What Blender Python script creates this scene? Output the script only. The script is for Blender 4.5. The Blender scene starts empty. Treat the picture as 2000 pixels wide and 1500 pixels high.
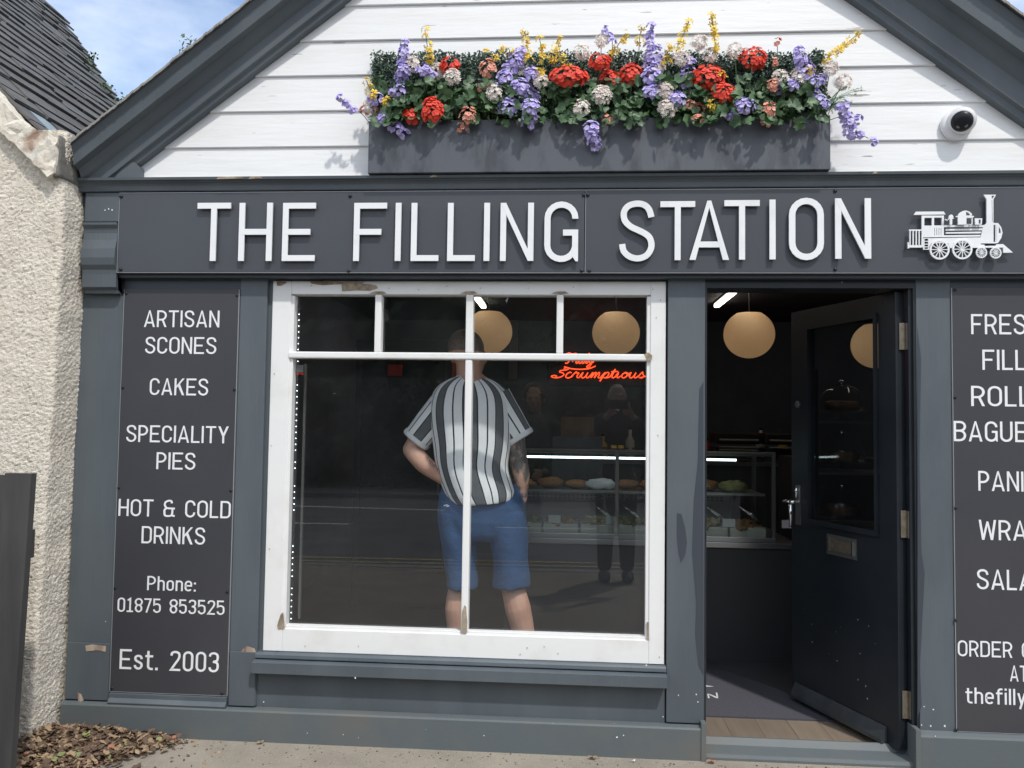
import bpy, bmesh, math, random
from mathutils import Vector, Matrix, noise
import numpy as np
random.seed(7)
sc = bpy.context.scene
C = sc.collection
R = math.radians
# ------------------------------------------------------------------ camera
YAW, PITCH, ROLL = R(-4.149), R(2.734), R(0.7997)
CAM = Vector((0, -3.44, 1.41)); FPX = 1600.0
_f = Vector((math.sin(YAW)*math.cos(PITCH), math.cos(YAW)*math.cos(PITCH), math.sin(PITCH)))
_r0 = Vector((math.cos(YAW), -math.sin(YAW), 0)); _u0 = _r0.cross(_f)
_r = _r0*math.cos(ROLL) + _u0*math.sin(ROLL); _u = _u0*math.cos(ROLL) - _r0*math.sin(ROLL)
cd = bpy.data.cameras.new('camera'); cam = bpy.data.objects.new('camera', cd); C.objects.link(cam)
cd.sensor_width = 36; cd.lens = 36*FPX/2000; cd.clip_start = .02; cd.clip_end = 500
cam.matrix_world = Matrix(((_r.x, _u.x, -_f.x, CAM.x), (_r.y, _u.y, -_f.y, CAM.y), (_r.z, _u.z, -_f.z, CAM.z), (0, 0, 0, 1)))
sc.camera = cam
def at(x, y, Y=0.0):
    """the point of the plane y=Y that was measured at this place of the photo"""
    d = _r*((x-1000)/FPX) - _u*((y-750)/FPX) + _f
    return CAM + d*((Y-CAM.y)/d.y)
# ------------------------------------------------------------------ light
SUN_EL, SUN_AZ = R(56), R(31)          # azimuth: to the right of straight out of the facade
SUN = Vector((math.sin(SUN_AZ)*math.cos(SUN_EL), -math.cos(SUN_AZ)*math.cos(SUN_EL), math.sin(SUN_EL)))
w = bpy.data.worlds.new('World'); sc.world = w; w.use_nodes = True
nt = w.node_tree; bg = nt.nodes['Background']
sky = nt.nodes.new('ShaderNodeTexSky'); sky.sky_type = 'NISHITA'; sky.sun_disc = False
sky.sun_elevation = SUN_EL; sky.sun_rotation = math.atan2(SUN.x, SUN.y); sky.dust_density = .9; sky.ozone_density = 2.2
tc = nt.nodes.new('ShaderNodeTexCoord'); mp = nt.nodes.new('ShaderNodeMapping'); mp.inputs['Scale'].default_value = (1, 1, 2.2)
mp.inputs['Location'].default_value = (.35, .1, .0)
n1 = nt.nodes.new('ShaderNodeTexNoise'); n1.inputs['Scale'].default_value = 3.1; n1.inputs['Detail'].default_value = 7; n1.inputs['Roughness'].default_value = .55
cr = nt.nodes.new('ShaderNodeValToRGB'); cr.color_ramp.elements[0].position = .43; cr.color_ramp.elements[1].position = .86
mx = nt.nodes.new('ShaderNodeMix'); mx.data_type = 'RGBA'; mx.inputs[7].default_value = (6.3, 6.65, 7.2, 1)
L = nt.links.new
# thin cloud over the shop, an unseen white bank added on the street side to neutralise blue fill
sx_ = nt.nodes.new('ShaderNodeSeparateXYZ'); gr = nt.nodes.new('ShaderNodeMapRange'); gr.inputs[1].default_value = .25; gr.inputs[2].default_value = -.35; gr.inputs[3].default_value = 0; gr.inputs[4].default_value = .75
ad = nt.nodes.new('ShaderNodeMath'); ad.operation = 'ADD'; ad.use_clamp = True
L(tc.outputs['Generated'], mp.inputs[0]); L(mp.outputs[0], n1.inputs[0]); L(n1.outputs[0], cr.inputs[0]); L(tc.outputs['Generated'], sx_.inputs[0]); L(sx_.outputs[1], gr.inputs[0])
L(cr.outputs[0], ad.inputs[0]); L(gr.outputs[0], ad.inputs[1]); L(ad.outputs[0], mx.inputs[0])
L(sky.outputs[0], mx.inputs[6]); L(mx.outputs[2], bg.inputs[0]); bg.inputs[1].default_value = .15
sl = bpy.data.lights.new('sun', 'SUN'); so = bpy.data.objects.new('sun', sl); C.objects.link(so)
sl.energy = 1.9; sl.angle = R(1.6); sl.color = (1, .95, .87)
so.rotation_euler = SUN.to_track_quat('Z', 'Y').to_euler(); so.location = SUN*20
sc.view_settings.view_transform = 'Standard'; sc.view_settings.look = 'None'; sc.view_settings.exposure = .53
sc.view_settings.gamma = 1; sc.view_settings.use_curve_mapping = False
sc.cycles.max_bounces = 8; sc.cycles.transparent_max_bounces = 24; sc.cycles.use_denoising = True
try: sc.cycles.denoiser = 'OPENIMAGEDENOISE'
except Exception: pass
sc.cycles.caustics_reflective = False; sc.cycles.caustics_refractive = False; sc.cycles.sample_clamp_indirect = 4
# ------------------------------------------------------------------ materials
def srgb(r, g, b):
    f = lambda c: (c/255/12.92) if c/255 <= .04045 else ((c/255+.055)/1.055)**2.4
    return (f(r), f(g), f(b), 1)
def mat(name, col, rough=.5, metal=0, col2=None, vscale=6, vstretch=(1, 1, 1), vlo=.35, vhi=.65, bump=0, bscale=60, bstretch=(1, 1, 1), bdist=.002,
        emit=None, estr=0, spec=.5, fleck=None, fscale=30, fthr=.72, fstretch=(1, 1, 1), coat=0):
    m = bpy.data.materials.new(name); m.use_nodes = True; t = m.node_tree; p = t.nodes['Principled BSDF']; l = t.links.new
    c = tuple(col) if len(col) == 4 else (*col, 1)
    p.inputs['Base Color'].default_value = c; p.inputs['Roughness'].default_value = rough; p.inputs['Metallic'].default_value = metal
    p.inputs['Specular IOR Level'].default_value = spec; p.inputs['Coat Weight'].default_value = coat
    tcn = t.nodes.new('ShaderNodeTexCoord')
    def nz(scale, stretch, detail=5, rgh=.6):
        mpn = t.nodes.new('ShaderNodeMapping'); mpn.inputs['Scale'].default_value = stretch; l(tcn.outputs['Object'], mpn.inputs[0])
        n = t.nodes.new('ShaderNodeTexNoise'); n.inputs['Scale'].default_value = scale; n.inputs['Detail'].default_value = detail
        n.inputs['Roughness'].default_value = rgh; l(mpn.outputs[0], n.inputs[0]); return n
    last = None
    if col2:
        n = nz(vscale, vstretch); mr = t.nodes.new('ShaderNodeMapRange'); mr.inputs[1].default_value = vlo; mr.inputs[2].default_value = vhi
        l(n.outputs[0], mr.inputs[0]); mm = t.nodes.new('ShaderNodeMix'); mm.data_type = 'RGBA'
        mm.inputs[6].default_value = c; mm.inputs[7].default_value = tuple(col2) if len(col2) == 4 else (*col2, 1)
        l(mr.outputs[0], mm.inputs[0]); last = mm.outputs[2]
    if fleck:
        n = nz(fscale, fstretch, 3, .5); mr = t.nodes.new('ShaderNodeMapRange'); mr.inputs[1].default_value = fthr; mr.inputs[2].default_value = fthr+.025
        l(n.outputs[0], mr.inputs[0]); mm = t.nodes.new('ShaderNodeMix'); mm.data_type = 'RGBA'
        mm.inputs[6].default_value = c; mm.inputs[7].default_value = tuple(fleck) if len(fleck) == 4 else (*fleck, 1)
        if last: l(last, mm.inputs[6])
        l(mr.outputs[0], mm.inputs[0]); last = mm.outputs[2]
    if last: l(last, p.inputs['Base Color'])
    if bump:
        n = nz(bscale, bstretch, 4); b = t.nodes.new('ShaderNodeBump'); b.inputs['Strength'].default_value = bump; b.inputs['Distance'].default_value = bdist
        l(n.outputs[0], b.inputs['Height']); l(b.outputs[0], p.inputs['Normal'])
    if emit:
        p.inputs['Emission Color'].default_value = (*emit[:3], 1); p.inputs['Emission Strength'].default_value = estr
    return m
def glass_mat(name, tint=(1, 1, 1), ior=1.5, rough=0.0, veil=.007):
    m = bpy.data.materials.new(name); m.use_nodes = True; t = m.node_tree; t.nodes.clear(); l = t.links.new
    o = t.nodes.new('ShaderNodeOutputMaterial'); mix = t.nodes.new('ShaderNodeMixShader'); tr = t.nodes.new('ShaderNodeBsdfTransparent')
    g = t.nodes.new('ShaderNodeBsdfGlossy'); g.inputs['Roughness'].default_value = rough; fr = t.nodes.new('ShaderNodeFresnel'); fr.inputs[0].default_value = ior
    ge = t.nodes.new('ShaderNodeNewGeometry'); mr = t.nodes.new('ShaderNodeMapRange'); mr.inputs[3].default_value = ior; mr.inputs[4].default_value = 1/ior
    l(ge.outputs['Backfacing'], mr.inputs[0]); l(mr.outputs[0], fr.inputs[0])      # both faces of the sheet reflect as air to glass
    tr.inputs[0].default_value = (*tint, 1); l(fr.outputs[0], mix.inputs[0]); l(tr.outputs[0], mix.inputs[1]); l(g.outputs[0], mix.inputs[2])
    df = t.nodes.new('ShaderNodeBsdfDiffuse'); df.inputs[0].default_value = (.7, .74, .78, 1); m2 = t.nodes.new('ShaderNodeMixShader')      # pale diffuse film standing in for flare haze, lifts the darks behind
    tcn = t.nodes.new('ShaderNodeTexCoord'); nz = t.nodes.new('ShaderNodeTexNoise'); nz.inputs['Scale'].default_value = 3.5; nz.inputs['Detail'].default_value = 6; l(tcn.outputs['Object'], nz.inputs[0])
    mr2 = t.nodes.new('ShaderNodeMapRange'); mr2.inputs[1].default_value = .3; mr2.inputs[2].default_value = .75; mr2.inputs[3].default_value = veil*.5; mr2.inputs[4].default_value = veil*1.6
    l(nz.outputs[0], mr2.inputs[0]); l(mr2.outputs[0], m2.inputs[0]); l(mix.outputs[0], m2.inputs[1]); l(df.outputs[0], m2.inputs[2]); l(m2.outputs[0], o.inputs[0])
    return m
SLATE = (.098, .118, .134)
M = {}
M['paint'] = mat('slate_paint', SLATE, .5, col2=(.076, .093, .110), vscale=3.2, vstretch=(1, 1, .3), vlo=.38, vhi=.62, bump=.6, bscale=90, bstretch=(1, 1, .05), bdist=.0018, fleck=(.30, .31, .31), fscale=34, fthr=.80)
M['paint_low'] = mat('slate_paint_plinth', (.100, .120, .131), .6, col2=(.130, .132, .125), vscale=3, vlo=.45, vhi=.75, bump=.4, bscale=70, bdist=.0015, fleck=(.36, .36, .34), fscale=30, fthr=.77)
M['paint_dark'] = mat('dark_touch_up_paint', (.045, .055, .070), .45)
M['door_paint'] = mat('black_door_paint', (.011, .015, .020), .38, col2=(.019, .024, .030), vscale=3, bump=.2, bscale=60, bstretch=(1, 1, .1), bdist=.001, fleck=(.3, .31, .31), fscale=31, fthr=.765)
M['panel'] = mat('sign_panel', (.063, .069, .083), .36, col2=(.057, .062, .075), vscale=1.5, bump=.05, bscale=300, bdist=.0003)
M['menu_panel'] = mat('menu_panel', (.045, .047, .056), .42, col2=(.052, .053, .061), vscale=2)
M['edge'] = mat('panel_edge', (.33, .35, .37), .4)
M['letter'] = mat('white_letters', (.80, .82, .84), .35, col2=(.70, .72, .75), vscale=8, vlo=.5, vhi=.8)
M['white'] = mat('white_window_paint', (.78, .79, .79), .42, col2=(.66, .66, .63), vscale=5, vlo=.52, vhi=.85, bump=.35, bscale=40, bstretch=(.3, 1, 1), bdist=.0015, fleck=(.22, .19, .15), fscale=26, fthr=.775)
M['putty'] = mat('bare_putty', (.42, .36, .27), .8, col2=(.2, .15, .11), vscale=30, bump=.6, bscale=120)
M['wood_bare'] = mat('bare_wood', (.52, .44, .35), .8, col2=(.20, .12, .09), vscale=25, vstretch=(1, 1, .2), bump=.6, bscale=90, bstretch=(1, 1, .2))
M['clad'] = mat('white_cladding', (.80, .81, .82), .5, col2=(.70, .70, .68), vscale=4, vstretch=(.4, 1, 2.5), vlo=.5, vhi=.9, bump=.38, bscale=22, bstretch=(.28, 1, 2.4), bdist=.0035, fleck=(.33, .31, .29), fscale=13, fthr=.70, fstretch=(.42, 1, 5))
M['planter'] = mat('planter_grey', (.088, .098, .118), .5, col2=(.050, .056, .070), vscale=9, vstretch=(1, 1, .38), vlo=.47, vhi=.6)
M['black'] = mat('black_metal', (.02, .02, .022), .4)
M['screw'] = mat('screw_black', (.02, .021, .025), .35, metal=.3)
M['steel'] = mat('brushed_steel', (.42, .44, .45), .3, metal=.9, bump=.1, bscale=200, bstretch=(.05, 1, 1))
M['steel_dark'] = mat('dull_steel', (.20, .21, .20), .4, metal=.7)
M['brass'] = mat('worn_hinge_steel', (.22, .20, .16), .5, metal=.6, col2=(.16, .13, .10), vscale=40)
M['chrome'] = mat('chrome', (.75, .77, .8), .12, metal=1)
M['glass'] = glass_mat('window_glass', (.97, .98, .98), 1.62)
M['dglass'] = glass_mat('door_glass', (.9, .93, .95), 1.55, 0, .004)
M['cglass'] = glass_mat('case_glass', (.93, .95, .93), 1.45)
M['render'] = mat('cream_roughcast', (.80, .745, .65), .95, col2=(.68, .62, .53), vscale=9, vlo=.3, vhi=.75, bump=1, bscale=170, bdist=.006, fleck=(.36, .31, .25), fscale=80, fthr=.68)
M['skew'] = mat('weathered_mortar', (.66, .62, .53), .9, col2=(.34, .24, .18), vscale=7, vlo=.52, vhi=.66, bump=.8, bscale=40, bdist=.006, fleck=(.62, .6, .55), fscale=17, fthr=.62)
M['slate1'] = mat('slate_tile', (.090, .093, .095), .8, col2=(.135, .132, .125), vscale=14, bump=.6, bscale=70, bdist=.003)
M['slate2'] = mat('slate_tile_brown', (.115, .108, .10), .85, col2=(.075, .075, .077), vscale=12, bump=.6, bscale=60, bdist=.003)
M['slate3'] = mat('slate_tile_pale', (.30, .37, .40), .6, col2=(.22, .27, .30), vscale=6)
M['cable'] = mat('white_cable', (.7, .7, .7), .5)
M['asph'] = mat('pavement_asphalt', (.31, .275, .225), .9, col2=(.235, .208, .172), vscale=5, vlo=.35, vhi=.7, bump=.8, bscale=260, bdist=.003, fleck=(.40, .37, .32), fscale=190, fthr=.62)
M['road'] = mat('road_asphalt', (.10, .10, .105), .85, col2=(.14, .14, .14), vscale=2, bump=.6, bscale=200, bdist=.003)
M['kerb'] = mat('kerb_concrete', (.30, .29, .27), .85, col2=(.22, .21, .2), vscale=9)
M['yellow_line'] = mat('yellow_road_paint', (.66, .54, .24), .7, col2=(.25, .22, .15), vscale=20)
M['white_line'] = mat('white_road_paint', (.70, .70, .68), .7, col2=(.4, .4, .38), vscale=20)
M['fence'] = mat('fence_stain', (.026, .026, .028), .7, col2=(.056, .055, .054), vscale=8, vstretch=(1, 1, .15), bump=.5, bscale=60, bstretch=(1, 1, .1), bdist=.002, fleck=(.22, .22, .22), fscale=40, fthr=.76)
M['floor'] = None
M['mat'] = mat('door_mat_pile', (.080, .080, .100), .95, col2=(.064, .064, .082), vscale=90, bump=.8, bscale=400, bdist=.002)
M['iwall'] = mat('inner_wall_charcoal', (.13, .155, .20), .7, col2=(.10, .12, .16), vscale=2)
M['iceil'] = mat('inner_ceiling', (.07, .08, .10), .8)
M['counter'] = mat('counter_front', (.040, .043, .050), .5, col2=(.046, .047, .050), vscale=3)
M['globe'] = mat('globe_shade', (.62, .47, .31), .75, emit=(.84, .50, .24), estr=.15, col2=(.58, .39, .2), vscale=3)
M['strip'] = mat('strip_lamp', (.9, .85, .75), .5, emit=(1, .86, .70), estr=4.2)
M['led'] = mat('led_lamp', (.9, .95, 1), .5, emit=(.80, .93, 1), estr=3.0)
M['neon'] = mat('neon_red', (1, .1, .03), .4, emit=(1, .075, .02), estr=1.7)
M['cord'] = mat('lamp_cord', (.02, .02, .02), .6)
M['skin'] = mat('skin', (.66, .40, .30), .55, col2=(.56, .30, .22), vscale=7, bump=.15, bscale=90, bdist=.001)
M['tattoo'] = mat('tattooed_skin', (.56, .34, .26), .55, col2=(.11, .105, .10), vscale=24, vstretch=(1, 1, .6), vlo=.40, vhi=.52)
M['ink'] = mat('tattoo_ink', (.04, .045, .05), .6)
M['scalp'] = mat('cropped_scalp', (.20, .135, .105), .7, col2=(.12, .09, .075), vscale=90, vlo=.4, vhi=.6)
M['shorts'] = mat('blue_shorts', (.026, .085, .215), .85, col2=(.020, .067, .170), vscale=5, vstretch=(1, 1, .5), bump=.6, bscale=11, bstretch=(1, 1, 1.6), bdist=.014)
M['cuff'] = mat('shirt_cuff', (.78, .82, .86), .85)
M['dark_cloth'] = mat('dark_cloth', (.018, .018, .024), .9)
M['glasses'] = mat('glasses_frame', (.015, .012, .015), .3)
M['shoe'] = mat('black_shoe', (.012, .013, .014), .6)
M['shoe_brown'] = mat('tan_shoe', (.2, .13, .08), .6)
M['hair'] = mat('dark_hair', (.03, .02, .015), .7)
M['card'] = mat('cardboard', (.25, .15, .085), .8)
M['paper'] = mat('white_paper', (.7, .72, .74), .7)
M['bread'] = mat('bread_crust', (.44, .22, .085), .7, col2=(.25, .11, .04), vscale=14, bump=.6, bscale=50)
M['salad'] = mat('salad_filling', (.14, .19, .05), .7, col2=(.30, .27, .10), vscale=40, bump=1, bscale=70, bdist=.01)
M['tomato'] = mat('chopped_filling', (.36, .12, .05), .6, col2=(.30, .22, .10), vscale=45, bump=1, bscale=70, bdist=.01)
M['cream'] = mat('creamy_filling', (.52, .47, .30), .6, col2=(.36, .32, .16), vscale=30, bump=1, bscale=50, bdist=.01)
M['cake'] = mat('chocolate_cake', (.14, .06, .03), .7, col2=(.3, .16, .07), vscale=18)
M['film'] = mat('plastic_tub', (.55, .58, .55), .3)
M['yellow'] = mat('yellow_plastic', (.55, .36, .03), .5)
M['red'] = mat('red_slab', (.5, .03, .02), .6)
M['lens'] = mat('camera_lens', (.012, .014, .02), .35, spec=.25)
M['plastic'] = mat('white_plastic', (.72, .73, .75), .35)
M['stemg'] = mat('green_stem', (.07, .13, .05), .7)
M['boxw'] = mat('boxwood_leaf', (.030, .065, .045), .5, col2=(.05, .10, .065), vscale=30)
M['gleaf'] = mat('geranium_leaf', (.035, .082, .035), .5, col2=(.085, .165, .06), vscale=16, vlo=.4, vhi=.7)
M['fern'] = mat('asparagus_fern', (.07, .19, .06), .6)
M['f_red'] = mat('red_petal', (.80, .065, .028), .6, col2=(.66, .035, .02), vscale=45)
M['f_purple'] = mat('lavender_petal', (.60, .54, .88), .65, col2=(.42, .35, .74), vscale=60, vlo=.4, vhi=.6)
M['f_yellow'] = mat('yellow_petal', (.86, .64, .08), .65, col2=(.72, .47, .04), vscale=50)
M['f_white'] = mat('cream_petal', (.92, .89, .82), .65, col2=(.80, .68, .64), vscale=45)
M['f_salmon'] = mat('salmon_petal', (.80, .30, .20), .65, col2=(.70, .38, .30), vscale=50)
M['trunk'] = mat('bark', (.09, .07, .05), .9, bump=1, bscale=20, bdist=.02)
M['leafA'] = mat('tree_leaf', (.035, .075, .022), .6, col2=(.07, .12, .035), vscale=2)
M['leafB'] = mat('tree_leaf_dark', (.03, .055, .03), .6, col2=(.06, .09, .04), vscale=2)
M['litA'] = mat('dry_leaf_tan', (.36, .26, .16), .8, col2=(.22, .15, .09), vscale=30)
M['litB'] = mat('dry_leaf_brown', (.14, .085, .055), .85, col2=(.09, .06, .045), vscale=30)
M['litC'] = mat('green_fallen_leaf', (.15, .19, .08), .7, col2=(.26, .27, .10), vscale=25)
M['litD'] = mat('rust_leaf', (.34, .15, .09), .8)
M['soil'] = mat('leaf_mould', (.10, .07, .045), .95, col2=(.18, .12, .08), vscale=60, bump=1, bscale=100, bdist=.01)
def floor_mat():
    m = mat('wood_plank_floor', (.30, .215, .15), .45); t = m.node_tree; l = t.links.new; p = t.nodes['Principled BSDF']
    tcn = t.nodes.new('ShaderNodeTexCoord'); mp_ = t.nodes.new('ShaderNodeMapping'); mp_.inputs['Rotation'].default_value = (0, 0, R(90)); l(tcn.outputs['Object'], mp_.inputs[0])
    br = t.nodes.new('ShaderNodeTexBrick'); br.inputs['Scale'].default_value = 1; br.inputs['Brick Width'].default_value = 1.1; br.inputs['Row Height'].default_value = .14
    br.inputs['Mortar Size'].default_value = .0016; br.inputs['Color1'].default_value = (.25, .21, .17, 1); br.inputs['Color2'].default_value = (.20, .165, .135, 1); br.inputs['Mortar'].default_value = (.10, .07, .05, 1)
    l(mp_.outputs[0], br.inputs[0]); mp2 = t.nodes.new('ShaderNodeMapping'); mp2.inputs['Scale'].default_value = (14, 1.2, 1); l(tcn.outputs['Object'], mp2.inputs[0])
    n = t.nodes.new('ShaderNodeTexNoise'); n.inputs['Scale'].default_value = 3; n.inputs['Detail'].default_value = 8; l(mp2.outputs[0], n.inputs[0])
    mm = t.nodes.new('ShaderNodeMix'); mm.data_type = 'RGBA'; mm.blend_type = 'MULTIPLY'; mm.inputs[0].default_value = .7
    cr_ = t.nodes.new('ShaderNodeValToRGB'); cr_.color_ramp.elements[0].color = (.55, .5, .46, 1); cr_.color_ramp.elements[1].color = (1.25, 1.2, 1.15, 1); l(n.outputs[0], cr_.inputs[0])
    l(br.outputs[0], mm.inputs[6]); l(cr_.outputs[0], mm.inputs[7]); l(mm.outputs[2], p.inputs['Base Color']); return m
M['floor'] = floor_mat()
def shirt_mat():
    m = mat('striped_shirt', (.5, .5, .5), .9); t = m.node_tree; l = t.links.new; p = t.nodes['Principled BSDF']
    uv = t.nodes.new('ShaderNodeUVMap'); sp = t.nodes.new('ShaderNodeSeparateXYZ'); l(uv.outputs[0], sp.inputs[0])
    md = t.nodes.new('ShaderNodeMath'); md.operation = 'FRACT'; l(sp.outputs[0], md.inputs[0])
    cr_ = t.nodes.new('ShaderNodeValToRGB'); cr_.color_ramp.interpolation = 'CONSTANT'; e = cr_.color_ramp.elements
    dg, wh, bk = (.115, .125, .14, 1), (.88, .91, .94, 1), (.018, .02, .024, 1)
    e[0].position = 0; e[0].color = dg; e[1].position = .315; e[1].color = bk
    for pos, c in ((.36, wh), (.64, bk), (.695, wh), (.955, bk)):
        x = e.new(pos); x.color = c
    l(md.outputs[0], cr_.inputs[0]); l(cr_.outputs[0], p.inputs['Base Color'])
    tcn = t.nodes.new('ShaderNodeTexCoord'); n = t.nodes.new('ShaderNodeTexNoise'); n.inputs['Scale'].default_value = 7; l(tcn.outputs['Object'], n.inputs[0])
    b = t.nodes.new('ShaderNodeBump'); b.inputs['Strength'].default_value = .5; b.inputs['Distance'].default_value = .02; l(n.outputs[0], b.inputs['Height']); l(b.outputs[0], p.inputs['Normal'])
    return m
M['shirt'] = shirt_mat()
# ------------------------------------------------------------------ object helpers
def tag(o, label=None, cat=None, group=None, kind=None):
    if label: o['label'] = label
    if cat: o['category'] = cat
    if group: o['group'] = group
    if kind: o['kind'] = kind
    return o
def empty(name, loc, label, cat, group=None):
    o = bpy.data.objects.new(name, None); o.empty_display_size = .1; C.objects.link(o); o.location = loc
    return tag(o, label, cat, group)
def setp(o, parent):
    if parent is None: return
    o.parent = parent
    p = parent; mw = Matrix.Identity(4); chain = []
    while p: chain.append(p); p = p.parent
    for q in reversed(chain): mw = mw @ q.matrix_parent_inverse @ q.matrix_basis
    o.matrix_parent_inverse = mw.inverted()
def link(name, me, m, parent=None, smooth=False):
    if m is not None:
        for q in (m if isinstance(m, (list, tuple)) else [m]): me.materials.append(q)
    if smooth: me.polygons.foreach_set('use_smooth', [True]*len(me.polygons))
    o = bpy.data.objects.new(name, me); C.objects.link(o); setp(o, parent); return o
class MB:
    def __init__(s): s.v = []; s.f = []; s.mi = []; s.cur = 0; s.parts = []
    def add(s, vs, fs):
        n = len(s.v); s.v += [tuple(x) for x in vs]
        for f in fs: s.f.append([i+n for i in f]); s.mi.append(s.cur)
        return s
    def box(s, x0, x1, y0, y1, z0, z1, bev=0):
        if bev:
            b = min(bev, (x1-x0)*.45, (y1-y0)*.45, (z1-z0)*.45)
            bm = bmesh.new(); bmesh.ops.create_cube(bm, size=1)
            for v in bm.verts: v.co = Vector((x0+(v.co.x+.5)*(x1-x0), y0+(v.co.y+.5)*(y1-y0), z0+(v.co.z+.5)*(z1-z0)))
            bmesh.ops.bevel(bm, geom=bm.edges[:], offset=b, segments=2, affect='EDGES', profile=.6)
            bm.verts.index_update(); s.add([v.co for v in bm.verts], [[v.index for v in f.verts] for f in bm.faces]); bm.free(); return s
        return s.add([(x0, y0, z0), (x1, y0, z0), (x1, y1, z0), (x0, y1, z0), (x0, y0, z1), (x1, y0, z1), (x1, y1, z1), (x0, y1, z1)],
                     [(0, 3, 2, 1), (4, 5, 6, 7), (0, 1, 5, 4), (1, 2, 6, 5), (2, 3, 7, 6), (3, 0, 4, 7)])
    def prism(s, pts, vec):
        """pts: a planar 3D outline, extruded by vec"""
        n = len(pts); v = [Vector(p) for p in pts]; vec = Vector(vec)
        return s.add(v+[p+vec for p in v], [list(range(n))[::-1], list(range(n, 2*n))]+[(i, (i+1) % n, n+(i+1) % n, n+i) for i in range(n)])
    def profile_x(s, x0, x1, prof):
        """a moulding along x: prof is a list of (y,z)"""
        return s.prism([(x0, y, z) for y, z in prof], (x1-x0, 0, 0))
    def tube(s, pts, rad, seg=8, cap=True):
        pts = [Vector(p) for p in pts]; n = len(pts); rad = rad if hasattr(rad, '__len__') else [rad]*n
        b = len(s.v); up = None
        for i, p in enumerate(pts):
            t = (pts[min(i+1, n-1)]-pts[max(i-1, 0)]).normalized()
            if up is None: up = t.orthogonal().normalized()
            up = (up-t*up.dot(t)).normalized(); q = t.cross(up)
            for k in range(seg):
                a = 2*math.pi*k/seg; s.v.append(tuple(p+(up*math.cos(a)+q*math.sin(a))*rad[i]))
        for i in range(n-1):
            for k in range(seg):
                s.f.append([b+i*seg+k, b+i*seg+(k+1) % seg, b+(i+1)*seg+(k+1) % seg, b+(i+1)*seg+k]); s.mi.append(s.cur)
        if cap:
            s.f.append([b+k for k in range(seg)][::-1]); s.mi.append(s.cur); s.f.append([b+(n-1)*seg+k for k in range(seg)]); s.mi.append(s.cur)
        return s
    def lathe(s, c, prof, seg=24, axis=Vector((0, 0, 1))):
        """prof: list of (radius, height) round axis through c"""
        axis = Vector(axis).normalized(); up = axis.orthogonal().normalized(); q = axis.cross(up); b = len(s.v); c = Vector(c)
        for r_, h_ in prof:
            for k in range(seg):
                a = 2*math.pi*k/seg; s.v.append(tuple(c+axis*h_+(up*math.cos(a)+q*math.sin(a))*max(r_, .0002)))
        for i in range(len(prof)-1):
            for k in range(seg): s.f.append([b+i*seg+k, b+i*seg+(k+1) % seg, b+(i+1)*seg+(k+1) % seg, b+(i+1)*seg+k]); s.mi.append(s.cur)
        s.f.append([b+k for k in range(seg)][::-1]); s.mi.append(s.cur); s.f.append([b+(len(prof)-1)*seg+k for k in range(seg)]); s.mi.append(s.cur)
        return s
    def blob(s, c, r3, seg=16, rings=10, jit=0, fr=8, seed=0):
        c = Vector(c); b = len(s.v); r3 = Vector(r3)
        for i in range(rings+1):
            th = math.pi*i/rings
            for k in range(seg):
                a = 2*math.pi*k/seg; d = Vector((math.sin(th)*math.cos(a), math.sin(th)*math.sin(a), math.cos(th)))
                if i in (0, rings): d = Vector((0.0005*math.cos(a), .0005*math.sin(a), d.z))
                k2 = 1+jit*noise.noise(d*fr*.3+Vector((seed, seed*1.7, 0)))
                s.v.append(tuple(c+Vector((d.x*r3.x, d.y*r3.y, d.z*r3.z))*k2))
        for i in range(rings):
            for k in range(seg): s.f.append([b+i*seg+k, b+(i+1)*seg+k, b+(i+1)*seg+(k+1) % seg, b+i*seg+(k+1) % seg]); s.mi.append(s.cur)
        return s
    def mesh(s, name):
        me = bpy.data.meshes.new(name); me.from_pydata(s.v, [], s.f)
        me.polygons.foreach_set('material_index', s.mi); me.update(); return me
    def build_each(s, name, m, parent):
        st = s.parts+[len(s.f)]
        for a, c in zip(st, st[1:]):
            fs = s.f[a:c]; ids = sorted({i for f in fs for i in f}); mp = {q: i for i, q in enumerate(ids)}
            MB().add([s.v[i] for i in ids], [[mp[i] for i in f] for f in fs]).build(name, m, parent)
    def build(s, name, m, parent=None, smooth=False): return link(name, s.mesh(name), m, parent, smooth)
def copy_tree(o, parent=None):
    c = o.copy(); C.objects.link(c)
    if parent: c.parent = parent
    for ch in [q for q in bpy.data.objects if q.parent == o]: copy_tree(ch, c)
    return c
def shift_copy(o, d, label=None):
    c = copy_tree(o); c.location = Vector(o.location)+Vector(d)
    if label: c['label'] = label
    return c
def plate(polys, thick, m, name='plate', parent=None):
    """polys: list of (outer, holes) in (x, z, front y); filled with real holes and extruded back"""
    v, f = [], []
    for outer, holes, y in polys:
        cu = bpy.data.curves.new('c', 'CURVE'); cu.dimensions = '2D'; cu.fill_mode = 'BOTH'; cu.extrude = thick/2
        for ring in [outer]+list(holes):
            sp = cu.splines.new('POLY'); sp.points.add(len(ring)-1); sp.use_cyclic_u = True
            for i, (x, z) in enumerate(ring): sp.points[i].co = (x, z, 0, 1)
        ob = bpy.data.objects.new('c', cu); C.objects.link(ob); dg = bpy.context.evaluated_depsgraph_get()
        me = bpy.data.meshes.new_from_object(ob.evaluated_get(dg)); n = len(v)
        v += [(p.co.x, y+thick/2-p.co.z, p.co.y) for p in me.vertices]; f += [[n+i for i in p.vertices] for p in me.polygons]
        bpy.data.objects.remove(ob); bpy.data.curves.remove(cu); bpy.data.meshes.remove(me)
    me = bpy.data.meshes.new(name); me.from_pydata(v, [], f); me.update()
    return link(name, me, m, parent)
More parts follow.
